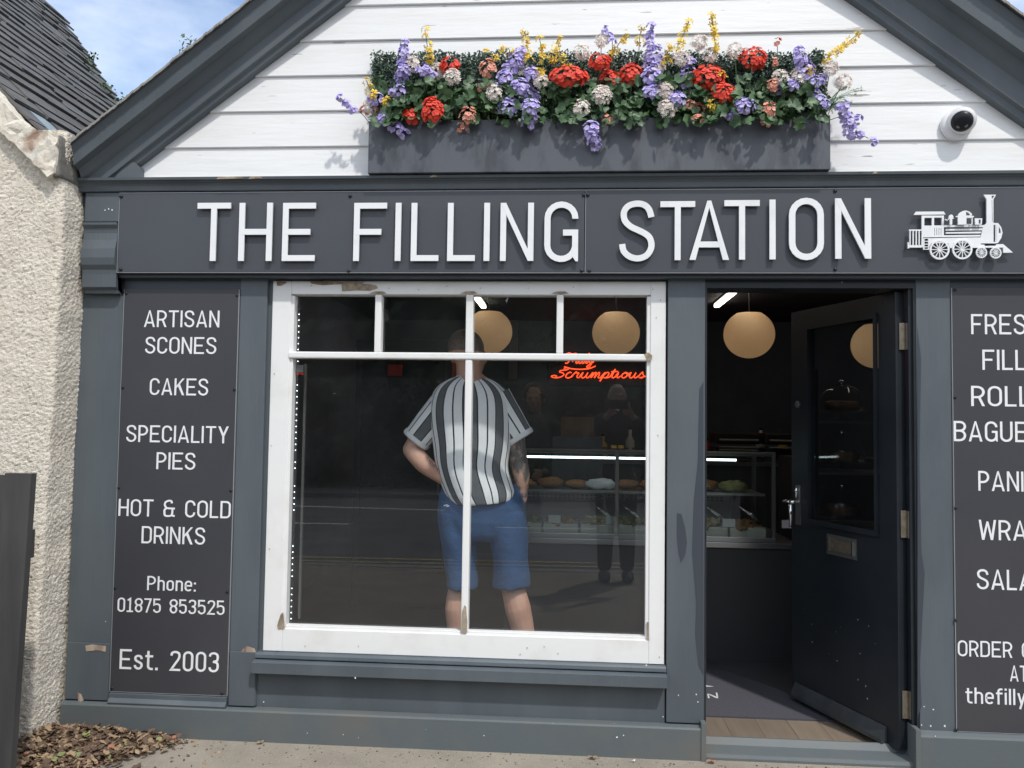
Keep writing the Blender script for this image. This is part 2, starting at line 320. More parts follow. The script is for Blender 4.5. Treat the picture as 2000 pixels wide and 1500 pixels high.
# ------------------------------------------------------------------ stroke lettering
def catmull(p, n=5):
    out = []; q = [p[0]]+list(p)+[p[-1]]
    for i in range(1, len(q)-2):
        for k in range(n):
            t = k/n; a, b, c_, d = [Vector(x) for x in q[i-1:i+3]]
            out.append(tuple(.5*((2*b)+(c_-a)*t+(2*a-5*b+4*c_-d)*t*t+(3*b-a-3*c_+d)*t**3)))
    out.append(tuple(p[-1])); return out
def arc(cx, cy, rx, ry, a0, a1, n=8): return [(cx+rx*math.cos(R(a0+(a1-a0)*i/n)), cy+ry*math.sin(R(a0+(a1-a0)*i/n))) for i in range(n+1)]
T_ = .1
def glyph(ch, w=None, t=T_):
    """returns width, stroke polylines, filled polygons; cap height 1"""
    h = t/2
    W = dict(T=.56, H=.56, E=.55, F=.52, I=t, L=.46, N=.57, G=.57, S=.56, A=.62, O=.57, R=.55, C=.55, K=.56, P=.53, Y=.58, D=.56, B=.56, U=.56, W=.80)
    W.update({'&': .62, ' ': .34, '0': .48, '1': .40, '8': .48, '7': .46, '5': .48, '3': .48, '2': .48, '.': t*1.1, ':': t*1.1, 'h': .44, 'o': .45, 'n': .44, 'e': .45, 's': .42, 't': .36, 'f': .34, 'i': t, 'l': t, 'y': .44})
    w = w or W[ch]; a, b = h, w-h; r = (w-t)/2; c = w/2; x = .74; S, P = [], []
    if ch == 'T': S = [[(0, 1-h), (w, 1-h)], [(c, 1-h), (c, 0)]]
    elif ch == 'H': S = [[(a, 0), (a, 1)], [(b, 0), (b, 1)], [(a, .5), (b, .5)]]
    elif ch == 'E': S = [[(w, 1-h), (a, 1-h), (a, h), (w, h)], [(a, .5), (w*.85, .5)]]
    elif ch == 'F': S = [[(w, 1-h), (a, 1-h), (a, 0)], [(a, .5), (w*.84, .5)]]
    elif ch == 'I': S = [[(a, 0), (a, 1)]]
    elif ch == 'L': S = [[(a, 1), (a, h), (w, h)]]
    elif ch == 'N': S = [[(a, 0), (a, 1)], [(b, 0), (b, 1)]]; P = [[(0, 1), (t*.55, 1), (w, 0), (w-t*.55, 0)], [(t*.55, 1), (t*.8, .97), (w, .03), (w, 0)]][:1]; P = [[(.01*t, 1), (t*.95, 1), (w-.01*t, 0), (w-t*.95, 0)]]
    elif ch == 'A': P = [[(0, 0), (t*1.02, 0), (c+t*.30, 1), (c-t*.32, 1)], [(w-t*1.02, 0), (w, 0), (c+t*.32, 1), (c-t*.30, 1)]]; S = [[(w*.22, .26), (w*.78, .26)]]
    elif ch == 'O': S = [arc(c, 1-h-r, r, r, 0, 180, 10)+arc(c, h+r, r, r, 180, 360, 10)+[(b, 1-h-r)]]
    elif ch == '0': S = [arc(c, 1-h-r, r, r, 0, 180, 10)+arc(c, h+r, r, r, 180, 360, 10)+[(b, 1-h-r)]]
    elif ch == 'C': S = [[(b, .70)]+arc(c, 1-h-r, r, r, 0, 180, 10)+arc(c, h+r, r, r, 180, 360, 10)+[(b, .30)]]
    elif ch == 'G': S = [[(b, .715)]+arc(c, 1-h-r, r, r, 2, 180, 10)+arc(c, h+r, r, r, 180, 352, 10), [(w*.55, .485), (w-h*.02, .485)]]; P = [[(w-t, .44), (w, .44), (w, .01), (w-t*.4, .01), (w-t, .10)]]
    elif ch in 'Ss':
        k = [(1570, 485), (1545, 400), (1490, 345), (1410, 330), (1325, 350), (1275, 400), (1262, 460), (1280, 530), (1340, 590), (1410, 625), (1490, 665), (1550, 715), (1573, 790), (1560, 860), (1510, 925), (1420, 953), (1330, 930), (1265, 870), (1248, 790)]
        hh = 1 if ch == 'S' else x
        S = [[(h+(px-1248)/325*(w-t), h+(953-py)/623*(hh-t)) for px, py in catmull([(p_[0], p_[1]) for p_ in k], 3)]]
    elif ch in 'PRB':
        lo = .44 if ch != 'B' else .52; rr = (1-h-lo)/2
        S = [[(a, 0), (a, 1)], [(a, 1-h)]+arc(b-rr, 1-h-rr, rr, rr, 90, -90, 10)+[(a, lo)]]
        if ch == 'R': P = [[(w*.48, lo), (w*.48+t*1.05, lo), (w, 0), (w-t*1.08, 0)]]
        if ch == 'B': r2 = (lo-h)/2; S.append([(a, lo-.0)]+arc(b-r2+.0, h+r2, r2, r2, 90, -90, 10)+[(a, h)])
    elif ch == 'D': S = [[(a, 0), (a, 1)], [(a, 1-h)]+arc(b-.2, 1-h-.2, .2, .2, 90, 0, 6)+arc(b-.2, h+.2, .2, .2, 0, -90, 6)+[(a, h)]]
    elif ch == 'U': S = [[(a, 1)]+arc(c, h+r, r, r, 180, 360, 10)+[(b, 1)]]
    elif ch == 'K': S = [[(a, 0), (a, 1)]]; P = [[(t*.6, .36), (t*.6, .50), (w-t*1.15, 1), (w, 1)], [(w*.36, .53), (w*.36+t*.95, .66), (w, 0), (w-t*1.15, 0)]]
    elif ch == 'Y': P = [[(0, 1), (t*1.1, 1), (c+h, .45), (c-h, .40)], [(w-t*1.1, 1), (w, 1), (c+h, .40), (c-h, .45)]]; S = [[(c, .45), (c, 0)]]
    elif ch == 'W': q = w/4; P = [[(0, 1), (t, 1), (q+h, 0), (q-h, 0)], [(q-h, 0), (q+h, 0), (c+h*.8, .92), (c-h*.8, .92)], [(c-h*.8, .92), (c+h*.8, .92), (3*q+h, 0), (3*q-h, 0)], [(3*q-h, 0), (3*q+h, 0), (w, 1), (w-t, 1)]]
    elif ch == '&': S = [catmull([(w*.72, .80), (w*.66, .93), (w*.42, .95), (w*.16, .86), (w*.10, .70), (w*.24, .54), (w*.5, .50)], 5), catmull([(w*.30, .52), (w*.1, .42), (h, .26), (w*.14, .09), (w*.42, h), (w*.70, .10), (w*.78, .26), (w*.78, .52)], 5), [(w*.45, .50), (w, .50)], [(w*.70, .10), (w, h)]]
    elif ch == '1': S = [[(w*.12, .82), (w*.52, 1-h), (w*.52, 0)], [(.0, h), (w, h)]]
    elif ch == '7': S = [[(0, 1-h), (b, 1-h), (w*.32, 0)]]
    elif ch == '8': rt, rb = .205, .245; S = [arc(c, 1-h-.22, rt*w/.48, .22, 0, 360, 18), arc(c, h+.23, r, .23, 0, 360, 18)]
    elif ch == '5': S = [[(b, 1-h), (a, 1-h), (a, .56)]+catmull([(a+.03, .58), (c, .62), (b-.03, .54), (b, .36), (b-.02, .16), (c, h), (a+.03, .13), (a, .24)], 4)]
    elif ch == '3': S = [catmull([(a, .78), (a+.04, .90), (c, 1-h), (b-.04, .88), (b-.01, .73), (b-.05, .58), (c, .53)], 5), catmull([(c-.04, .53), (b-.04, .46), (b, .28), (b-.05, .12), (c, h), (a+.04, .11), (a, .24)], 5)]
    elif ch == '2': S = [catmull([(a, .76), (a+.04, .90), (c, 1-h), (b-.04, .89), (b, .73), (b-.06, .56), (c, .36), (a, h)], 5)+[(w, h)]]
    elif ch == '.': P = [[(0, 0), (t*1.1, 0), (t*1.1, t*1.2), (0, t*1.2)]]
    elif ch == ':': P = [[(0, 0), (t*1.1, 0), (t*1.1, t*1.2), (0, t*1.2)], [(0, .5), (t*1.1, .5), (t*1.1, .5+t*1.2), (0, .5+t*1.2)]]
    elif ch == 'h': S = [[(a, 0), (a, 1)], [(a, x-.18)]+arc(c, x-h-r, r, r, 150, 0, 8)+[(b, 0)]]
    elif ch == 'n': S = [[(a, 0), (a, x)], [(a, x-.18)]+arc(c, x-h-r, r, r, 150, 0, 8)+[(b, 0)]]
    elif ch == 'o': S = [arc(c, x-h-r, r, r, 0, 180, 8)+arc(c, h+r, r, r, 180, 360, 8)+[(b, x-h-r)]]
    elif ch == 'e': S = [[(a, x*.52), (b, x*.52)]+arc(c, x-h-r, r, r, 0, 180, 8)+arc(c, h+r, r, r, 180, 330, 8)]
    elif ch == 't': S = [[(w*.38, .95)]+arc(w*.38+.14, h+.14, .14, .14, 180, 270, 5)+[(w, h)], [(0, x-h), (w, x-h)]]
    elif ch == 'f': S = [[(w*.38, 0)]+arc(w*.38+.13, 1-h-.13, .13, .13, 180, 90, 5)+[(w, 1-h)], [(0, x-h), (w, x-h)]]
    elif ch == 'i': S = [[(a, 0), (a, x)]]; P = [[(0, .88), (t, .88), (t, 1), (0, 1)]]
    elif ch == 'l': S = [[(a, 0), (a, 1)]]
    elif ch == 'y': S = [[(a, x), (c, .02)], [(b, x), (w*.30, -.24)]]
    return w, S, P
def ribbon(pts, t):
    n = len(pts); p = [Vector((a[0], a[1])) for a in pts]; closed = (p[0]-p[-1]).length < 1e-4
    Lf, Rt = [], []
    for i in range(n):
        d0 = (p[i]-p[i-1]) if i else None; d1 = (p[i+1]-p[i]) if i < n-1 else None
        if closed:
            if i == 0: d0 = p[0]-p[-2]
            if i == n-1: d1 = p[1]-p[0]
        d0 = d0 if d0 is not None and d0.length > 1e-9 else d1; d1 = d1 if d1 is not None and d1.length > 1e-9 else d0
        d0 = d0.normalized(); d1 = d1.normalized(); n0 = Vector((-d0.y, d0.x)); n1_ = Vector((-d1.y, d1.x)); m = (n0+n1_)
        m = m.normalized() if m.length > 1e-6 else n0; k = (t/2)/max(.35, m.dot(n0)); Lf.append(p[i]+m*k); Rt.append(p[i]-m*k)
    return Lf, Rt
def add_glyph(mb, ch, fx, fz, w, y, thick, t=T_, step=.0004):
    """fx, fz map glyph units to world x and z; y = front plane"""
    _, S, P = glyph(ch, w, t); k = 0
    for s in S:
        Lf, Rt = ribbon(s, t); n = len(Lf); yy = y-k*step; k += 1; vs = []
        for dy in (yy, yy+thick+k*step):
            vs += [(fx(q.x), dy, fz(q.y)) for q in Lf]+[(fx(q.x), dy, fz(q.y)) for q in Rt]
        fs = []
        for i in range(n-1):
            fs += [(i, n+i, n+i+1, i+1), (2*n+i, 2*n+i+1, 3*n+i+1, 3*n+i), (i, i+1, 2*n+i+1, 2*n+i), (n+i, 3*n+i, 3*n+i+1, n+i+1)]
        fs += [(0, 2*n, 3*n, n), (n-1, 2*n-1, 4*n-1, 3*n-1)]
        mb.add(vs, fs)
    for q in P:
        yy = y-k*step; k += 1; mb.prism([(fx(a), yy, fz(b)) for a, b in q], (0, thick+k*step, 0))
def text_line(mb, s, x0, x1, z, cap, y, thick, t=.105, gap=.115):
    tot = sum(glyph(c, None, t)[0] for c in s)+gap*(len(s)-1)
    k = (x1-x0)/tot; u = 0
    for c in s:
        gw = glyph(c, None, t)[0]
        if c != ' ': add_glyph(mb, c, (lambda a, u=u: x0+(u+a)*k), (lambda b: z+b*cap), gw, y, thick, t, .00012)
        u += gw+gap
# ------------------------------------------------------------------ ground, street behind the camera
GZ = .062
b = MB().add([(-40, -4.0, GZ), (40, -4.0, GZ), (40, 90, GZ), (-40, 90, GZ)], [(0, 1, 2, 3)])
tag(b.build('pavement', M['asph']), kind='structure')
b = MB(); b.box(-40, 40, -4.14, -4.0, -.3, GZ+.004); tag(b.build('kerb', M['kerb']), kind='structure')
b = MB().add([(-60, -60, 0), (60, -60, 0), (60, -4.1, 0), (-60, -4.1, 0)], [(0, 1, 2, 3)]); tag(b.build('road', M['road']), kind='structure')
b = MB()
for y0 in (-4.62, -4.84): b.add([(-40, y0-.07+1.2, 0.004), (40, y0-.07-1.2, 0.004), (40, y0-1.2, 0.004), (-40, y0+1.2, 0.004)], [(0, 1, 2, 3)])
b.cur = 1
for i in range(-6, 7): b.add([(i*4-1, -7.6-i*.12, 0.004), (i*4+1, -7.7-i*.12, 0.004), (i*4+1, -7.58-i*.12, 0.004), (i*4-1, -7.48-i*.12, 0.004)], [(0, 1, 2, 3)])
b.add([(-9, -10.0, 0.004), (-2, -9.6, 0.004), (-2, -9.45, 0.004), (-9, -9.85, 0.004)], [(0, 1, 2, 3)])
tag(b.build('road_markings', [M['yellow_line'], M['white_line']]), kind='structure')
b = MB(); b.box(-40, 40, -14, -11.5, -.3, .07); tag(b.build('far_pavement', M['asph']), kind='structure')
# ------------------------------------------------------------------ trees
def make_tree(name, x, y, h, cr_, label, leaf, n=5200, base=0.0, low=.25, group=None, seed=1, ls=.16):
    rnd = random.Random(seed); root = empty(name, (x, y, base), label, 'tree', group)
    t = MB(); t.tube([(x, y, base-.1), (x+.1, y, base+h*.25), (x-.05, y+.1, base+h*.5), (x+.1, y, base+h*.8)], [.2, .16, .11, .04], 9)
    for k in range(9):
        a = k*2.4; z = base+h*(.25+.06*k); l_ = cr_*.75
        t.tube([(x, y, z), (x+math.cos(a)*l_*.5, y+math.sin(a)*l_*.5, z+h*.08), (x+math.cos(a)*l_, y+math.sin(a)*l_, z+h*.17)], [.07, .045, .015], 6)
    t.build('trunk', M['trunk'], root, True)
    cl = [(Vector((x+rnd.uniform(-1, 1)*cr_*.75, y+rnd.uniform(-1, 1)*cr_*.75, base+h*(low+(1-low)*rnd.random()**.8))), cr_*rnd.uniform(.22, .5)) for _ in range(38)]
    v, f = [], []
    for _ in range(n):
        c, rr = rnd.choice(cl); d = Vector((rnd.gauss(0, 1), rnd.gauss(0, 1), rnd.gauss(0, 1))).normalized()*rr*rnd.random()**.4
        p = c+d; k = .55+.45*math.sqrt(max(0, 1-((p.z-base)/h-.5)**2*3.2)); p.x = x+(p.x-x)*k; p.y = y+(p.y-y)*k
        if p.z > base+h: continue
        q = Vector((rnd.gauss(0, 1), rnd.gauss(0, 1), rnd.gauss(0, .6))).normalized(); o_ = q.orthogonal().normalized(); o2 = q.cross(o_); s_ = ls*rnd.uniform(.6, 1.3)
        i = len(v); v += [p-o_*s_, p+o2*s_*.5, p+o_*s_, p-o2*s_*.5]; f.append((i, i+1, i+2, i+3))
    me = bpy.data.meshes.new('crown'); me.from_pydata([tuple(a) for a in v], [], f); link('crown', me, leaf, root)
    return root
kinds = ['broad dark', 'tall', 'pale green', 'rounded', 'dense dark', 'low spreading', 'narrow']
for i, (x, y, h, c_) in enumerate([(-9, -16.5, 5.8, 2.4), (-5.4, -15.5, 5.2, 2.2), (-2, -16.2, 5.9, 2.4), (1.4, -15.6, 5.4, 2.2), (4.8, -16.4, 5.9, 2.4), (8.2, -15.8, 5.1, 2.2), (11.5, -17, 6, 2.4)]):
    make_tree('street_tree', x, y, h, c_, kinds[i]+' leafy tree across the road, mirrored in the shop window, '+['first', 'second', 'third', 'fourth', 'fifth', 'sixth', 'seventh'][i]+' in the row', M['leafB'] if i % 2 else M['leafA'], 3600, 0, .12, 'trees across the road', i+3, .24)
hb = MB()
rnd = random.Random(5); hv, hf = [], []
for _ in range(9000):
    p = Vector((rnd.uniform(-14, 14), -13.2+rnd.gauss(0, .45), rnd.uniform(.05, 2.3))); q = Vector((rnd.gauss(0, 1), rnd.gauss(0, 1), rnd.gauss(0, 1))).normalized(); o_ = q.orthogonal().normalized(); o2 = q.cross(o_); s_ = .12
    i = len(hv); hv += [tuple(p-o_*s_), tuple(p+o2*s_*.6), tuple(p+o_*s_), tuple(p-o2*s_*.6)]; hf.append((i, i+1, i+2, i+3))
me = bpy.data.meshes.new('hedge'); me.from_pydata(hv, [], hf)
tag(link('hedge', me, M['leafB']), 'long dark green hedge on the far side of the road', 'hedge', kind='stuff')
tA = make_tree('garden_tree', -6.75, 11.5, 8.45, .95, 'leafy tree just showing above the left slope of the shop gable', M['leafA'], 5000, 0, .3, None, 21, .05)
make_tree('garden_tree', 9.0, 12.5, 7.0, 2.2, 'green tree standing behind the right side of the shop', M['leafA'], 4000, 0, .3, None, 25, .1)
wv, wf = [], []  # added backing that keeps bright sky out of the window reflections
for _ in range(15000):
    p = Vector((rnd.uniform(-30, 30), -20+rnd.gauss(0, .9), rnd.random()**.9*6.6)); p.z *= .85+.15*math.sin(p.x*.7)
    q = Vector((rnd.gauss(0, .5), 1, rnd.gauss(0, .5))).normalized(); o_ = q.orthogonal().normalized(); o_ = Matrix.Rotation(rnd.uniform(0, 6.28), 3, q) @ o_; o2 = q.cross(o_); s_ = .34
    i = len(wv); wv += [tuple(p-o_*s_), tuple(p+o2*s_*.7), tuple(p+o_*s_), tuple(p-o2*s_*.7)]; wf.append((i, i+1, i+2, i+3))
me = bpy.data.meshes.new('backing_trees'); me.from_pydata(wv, [], wf)
tag(link('backing_trees', me, M['leafB']), 'dark belt of trees added beyond the road to close sky gaps in the reflections', 'backing_trees', kind='stuff')
# ------------------------------------------------------------------ the shop
XC = .05; XL, XR = -2.16, 2.26
shop = empty('shop_building', (XC, 0, GZ), 'slate grey painted shopfront with white boarded gable', 'shop')
b = MB()
b.box(XL, -1.30, .02, .14, .02, 2.05); b.box(.40, .552, .022, .14, .02, 2.05); b.box(1.385, XR, .02, .14, .02, 2.05)
b.box(-1.30, .40, .03, .14, .02, .44); b.box(-1.30, .40, .022, .14, 2.0135, 2.05); b.build('front_wall', M['paint'], shop)
# gable body and roof behind it
AP = 4.06; SL = .785
def gz(x, off=0): return AP-abs(x-XC)*SL+off
b = MB(); b.prism([(XL, .03, 2.05), (XR, .03, 2.05), (XR, .03, gz(XR)+.02), (XC, .03, AP), (XL, .03, gz(XL)+.02)], (0, .14, 0)); b.build('gable_wall', M['iwall'], shop)
b = MB()
for s in (-1, 1):
    x1 = XC+s*2.30; o_ = .17 if s < 0 else .26; z1 = AP+o_-2.30*SL
    x1 = -2.115 if s < 0 else x1; z1 = AP+o_-abs(x1-XC)*SL; b.prism([(XC, -.14, AP+o_), (x1, -.14, z1), (x1, -.14, z1+.02), (XC, -.14, AP+o_+.02)], (0, 6.0, 0))
b.build('roof', M['slate1'], shop)
# cladding boards: real lapped boards
b = MB(); zs = [2.49, 2.555]
for py in (293, 222, 152, 83, 15): zs.append(at(1150, py, -.01).z)
zs = [2.447] + [at(500, 290).z, at(500, 221).z, at(500, 153).z, at(560, 85).z, at(680, 15).z]
st = (zs[-1]-zs[1])/4
while zs[-1] < AP: zs.append(zs[-1]+st)
for i in range(len(zs)-1):
    z0, z1 = zs[i], zs[i+1]; h0 = (AP+.10-z0)/SL; h1 = max(.0, (AP+.10-z1)/SL)
    h0 = min(h0, 2.14); h1 = min(h1, 2.14)
    b.prism([(XC-h0, -.016, z0), (XC-h0, -.018, z0+.003), (XC-h0, -.0175, z0+.009), (XC-h0, -.008, z1+.008), (XC-h0, .02, z1+.008), (XC-h0, .02, z0)], (2*h0, 0, 0))
b.build('cladding', M['clad'], shop)
b = MB(); b.box(XL+.03, XR-.05, -.026, .0, 2.440, 2.462, .004); b.build('cladding_sill', mat('yellowed_white_paint', (.70, .66, .52), .6, col2=(.6, .55, .42), vscale=12, vstretch=(.3, 1, 1)), shop)
# rake mouldings, stepped profile; n = distance inward, perpendicular to the slope
def rake(s):
    b = MB(); ang = math.atan(SL); nx, nz_ = math.sin(ang), math.cos(ang)    # outward normal of left slope is (-nx, nz)
    prof = [(-.175, .345), (-.165, .345), (-.150, .30), (-.142, .215), (-.105, .205), (-.098, .185), (-.085, .150), (-.072, .128), (-.068, .02), (-.055, .008), (-.05, -.028), (-.018, -.032), (.02, -.032), (.02, .345)]
    prof = [(y, n*(.47 if s < 0 else .67)) for y, n in prof]
    xe = XC+s*2.36
    def P(x, y, n):    # point on inner edge line shifted outward by n
        return Vector((x+s*nx*n, y, AP-.0-abs(x-XC)*SL+nz_*n))
    A, Bp = [], []
    for y, n in prof:
        # top end meets at the ridge plane x = XC
        z_at = AP+n/nz_; A.append((XC, y, z_at)); q = P(xe, y, n); q = Vector((xe, y, AP+n/nz_-abs(xe-XC)*SL)); Bp.append(tuple(q))
    n_ = len(prof)
    b.add(A+Bp, [list(range(n_)), list(range(n_, 2*n_))[::-1]]+[(i, (i+1) % n_, n_+(i+1) % n_, n_+i) for i in range(n_)])
    o = b.build('rake_moulding', M['paint'], shop)
    # cut everything that would fall below the cornice
    bm = bmesh.new(); bm.from_mesh(o.data); g = bm.verts[:]+bm.edges[:]+bm.faces[:]
    bmesh.ops.bisect_plane(bm, geom=g, plane_co=(0, 0, 2.445), plane_no=(0, 0, -1), clear_outer=True)
    g = bm.verts[:]+bm.edges[:]+bm.faces[:]
    bmesh.ops.bisect_plane(bm, geom=g, plane_co=(-2.125 if s < 0 else XC+2.235, 0, 0), plane_no=(s, 0, 0), clear_outer=True)
    bmesh.ops.holes_fill(bm, edges=[e for e in bm.edges if e.is_boundary], sides=0); bmesh.ops.recalc_face_normals(bm, faces=bm.faces); bm.to_mesh(o.data); bm.free()
rake(-1); rake(1)
b = MB(); b.prism([at(*q, -.058) for q in ((222, 350), (236, 330), (252, 317), (262, 316), (272, 327), (272, 350))], (0, .08, 0)); b.build('rake_foot', M['paint'], shop)
# weathered verge edge above the rake
for s in (-1, 1):
    b = MB(); n_ = 90; e_ = 1.272 if s < 0 else 1.4
    for k in range(n_):
        xa, xb = XC+s*(.9+e_*k/n_), XC+s*(.9+e_*(k+1)/n_); o_ = (.207 if s < 0 else .296)+.006*random.random(); za, zb = AP+o_-abs(xa-XC)*SL, AP+o_-abs(xb-XC)*SL
        b.prism([(xa, -.178-.004*random.random(), za), (xb, -.178, zb), (xb, -.178, zb+.012), (xa, -.178, za+.012)], (0, .05, 0))
    b.build('verge_edge', M['kerb'], shop)
# cornice
b = MB(); z0, z1 = 2.392, 2.445
b.profile_x(-2.185, XR, [(.02, z0), (-.058, z0), (-.060, z0+.004), (-.061, z0+.022), (-.067, z0+.030), (-.074, z0+.034), (-.075, z0+.038), (-.086, z0+.041), (-.088, z1-.001), (-.080, z1), (.02, z1+.002)])
b.build('cornice', M['paint'], shop)
b = MB()
for x, wd in ((-1.52, .12), (-1.38, .06), (-.6, .03), (1.2, .02)): b.parts.append(len(b.f)); b.prism([(x, -.0892, z1-.012), (x+wd, -.0892, z1-.010), (x+wd*.9, -.0892, z1-.002), (x+.01, -.0892, z1-.001)], (0, .002, 0))
b.build_each('chipped_edge', M['putty'], shop)
# fascia backing board and corbels at both ends
b = MB(); b.box(XL, XR, -.03, .02, 2.02, 2.392); b.build('fascia_board', M['paint_dark'], shop)
for s, xa, xb in ((-1, -2.125, -1.972), (1, 2.085, XR)):
    b = MB()
    b.box(xa, xb, -.05, -.03, 2.26, 2.390, .004)
    b.profile_x(xa, xb, [(-.03, 1.95), (0.004, 1.95), (-.05, 1.975), (-.05, 2.03), (-.052, 2.05), (-.064, 2.07), (-.069, 2.10), (-.066, 2.14), (-.054, 2.18), (-.050, 2.21), (-.052, 2.232), (-.063, 2.245), (-.063, 2.255), (-.03, 2.255)])
    b.build('corbel', M['paint'], shop)
# pilasters with stepped base blocks
def pil(x0, x1, y=-.004, z1=2.02, block=.42, ex=0):
    b = MB(); b.box(x0, x1, y, .02, .2, z1, .003)
    if block: b.box(x0+.003, x1-.003, y-.007, y, .2, block, .002)
    return b
pil(XL, -1.962, 0, 1.95, .44).build('pilaster', M['paint'], shop); pil(-1.437, -1.318, 0, 2.03, .425).build('pilaster', M['paint'], shop)
pil(.400, .553, 0, 2.03, 0).build('pilaster', M['paint'], shop); pil(1.402, 1.538, 0, 2.03, 0).build('pilaster', M['paint'], shop); pil(2.065, XR, 0, 1.95, .44).build('pilaster', M['paint'], shop)
for xa_, xb_ in ((-1.962, -1.437), (1.538, 2.065)): MB().box(xa_, xb_, .003, .02, .2, 2.03).build('panel_recess', M['paint_dark'], shop)
b = MB(); b.profile_x(-1.955, -1.44, [(.003, .19), (-.025, .19), (-.028, .20), (-.024, .205), (-.012, .215), (-.012, .232), (.003, .236)]); b.build('panel_ledge', M['paint'], shop)
# plinth
b = MB(); b.profile_x(XL, .552, [(.02, .0), (-.028, .0), (-.030, .184), (-.026, .191), (.0, .194), (.02, .194)]); b.box(.536, .556, -.034, .10, .0, .215, .002); b.build('plinth', M['paint_low'], shop)
b = MB(); b.profile_x(1.385, XR, [(.02, .0), (-.028, .0), (-.030, .192), (-.026, .200), (.0, .210), (.02, .210)]); b.box(1.372, 1.392, -.034, .10, .0, .222, .002); b.build('plinth', M['paint_low'], shop)
# apron and sill under the window
b = MB(); b.box(-1.318, .395, .012, .03, .19, .43); b.build('apron', M['paint'], shop)
b = MB(); b.profile_x(-1.322, .398, [(.02, .349), (-.047, .349), (-.050, .352), (-.050, .395), (0.004, .399), (-.012, .404), (-.012, .407), (-.010, .418), (-.004, .424), (.03, .430), (.03, .349)]); b.build('window_sill', M['paint'], shop)
# ---- window
win = MB(); F0 = .012     # frame face
x0, x1, z0, z1 = -1.298, .392, .424, 2.013; gx0, gx1, gz0, gz1 = -1.208, .321, .530, 1.950
win.box(x0, gx0-.008, F0, .09, z0, z1, .003); win.box(gx1+.008, x1, F0, .09, z0, z1, .003)
win.box(gx0-.008, gx1+.008, F0+.001, .09, z0, gz0-.006, .003); win.box(gx0-.008, gx1+.008, F0+.001, .09, gz1+.006, z1, .003)
# bevelled inner bead
for a in (gx0-.008, gx1-.006): win.prism([(a, F0+.006, gz0), (a+.014, F0+.006, gz0), (a+.014, .06, gz0), (a, .06, gz0)], (0, 0, gz1-gz0))
window = win.build('window', M['white'], shop)
b = MB(); b.box(gx0-.006, gx1+.006, .020, .06, gz0-.008, gz0+.006, .002); b.build('bottom_bead', M['white'], window)
tz = 1.692
b = MB(); b.box(gx0-.012, gx1+.012, F0-.006, .06, tz-.014, tz+.014, .006); b.build('transom', M['white'], window)
for k, x in enumerate((-.832, -.051)):
    MB().box(x-.0145, x+.0145, F0, .06, tz+.014, gz1+.006, .006).build('muntin', M['white'], window)
MB().box(-.452, -.420, F0-.002, .06, tz+.0142, gz1+.006, .006).build('muntin', M['white'], window)
MB().box(-.451, -.421, F0-.002, .06, gz0+.006, tz-.0142, .006).build('muntin', M['white'], window)
b = MB(); b.prism([(-.449, F0-.004, gz0+.002), (-.425, F0-.004, gz0+.002), (-.424, F0-.004, gz0+.05), (-.430, F0-.004, gz0+.11), (-.437, F0-.004, gz0+.115), (-.446, F0-.004, gz0+.09)], (0, .003, 0)); b.build('bare_patch', M['putty'], window)
# flaking paint on the head and corners
def patch(mb, pts, y, th=.0015): mb.parts.append(len(mb.f)); mb.prism([(at(px, py, y).x, y, at(px, py, y).z) for px, py in pts], (0, th, 0))
b = MB()
patch(b, [(667, 556), (690, 553), (720, 555), (735, 558), (738, 563), (722, 568), (695, 567), (668, 569)], F0-.0015)
patch(b, [(605, 550), (640, 548), (668, 551), (690, 549), (712, 552), (700, 556), (660, 555), (630, 557), (608, 554)], F0-.0012)
patch(b, [(540, 549), (556, 548), (560, 552), (550, 558), (541, 558)], F0-.0013)
patch(b, [(548, 1200), (553, 1196), (556, 1228), (543, 1230), (541, 1222)], F0-.0013)
patch(b, [(552, 1233), (700, 1238), (900, 1243), (1100, 1247), (1262, 1252), (1262, 1254), (1100, 1249), (900, 1245), (700, 1240), (552, 1235)], .0185)
patch(b, [(1263, 1215), (1267, 1215), (1268, 1250), (1264, 1250)], F0-.0012)
patch(b, [(1258, 692), (1266, 688), (1274, 694), (1273, 703), (1264, 704)], F0-.0075)
for px in (738, 916, 1094): patch(b, [(px-17, 573), (px-6, 569), (px+10, 569), (px+17, 573), (px, 575)], F0-.0013)
b.build_each('flaked_patch', M['putty'], window)
b = MB()
for px, py in ((608, 558), (760, 563), (818, 566), (873, 559), (938, 563), (1032, 563), (1120, 561), (1275, 565), (1290, 586), (1030, 1265), (1063, 1263), (1090, 1276), (1016, 1278), (1288, 1283), (536, 730), (530, 870), (526, 1072), (700, 1262), (596, 1262), (1282, 620), (1285, 850)):
    c = at(px, py, F0-.001); b.parts.append(len(b.f)); b.lathe(c, [(.0022, 0), (.0022, .002)], 7, (0, -1, 0))
b.build_each('nail_hole', M['wood_bare'], window)
gl = [(gx0, -.8465), (-.8175, -.452), (-.420, -.0655), (-.0365, gx1)]
for a, c in gl: MB().box(a-.004, c+.004, .052, .056, tz+.008, gz1+.004).build('pane', M['glass'], window)
for a, c in ((gx0, -.451), (-.421, gx1)): MB().box(a-.004, c+.004, .052, .056, gz0, tz-.008).build('pane', M['glass'], window)
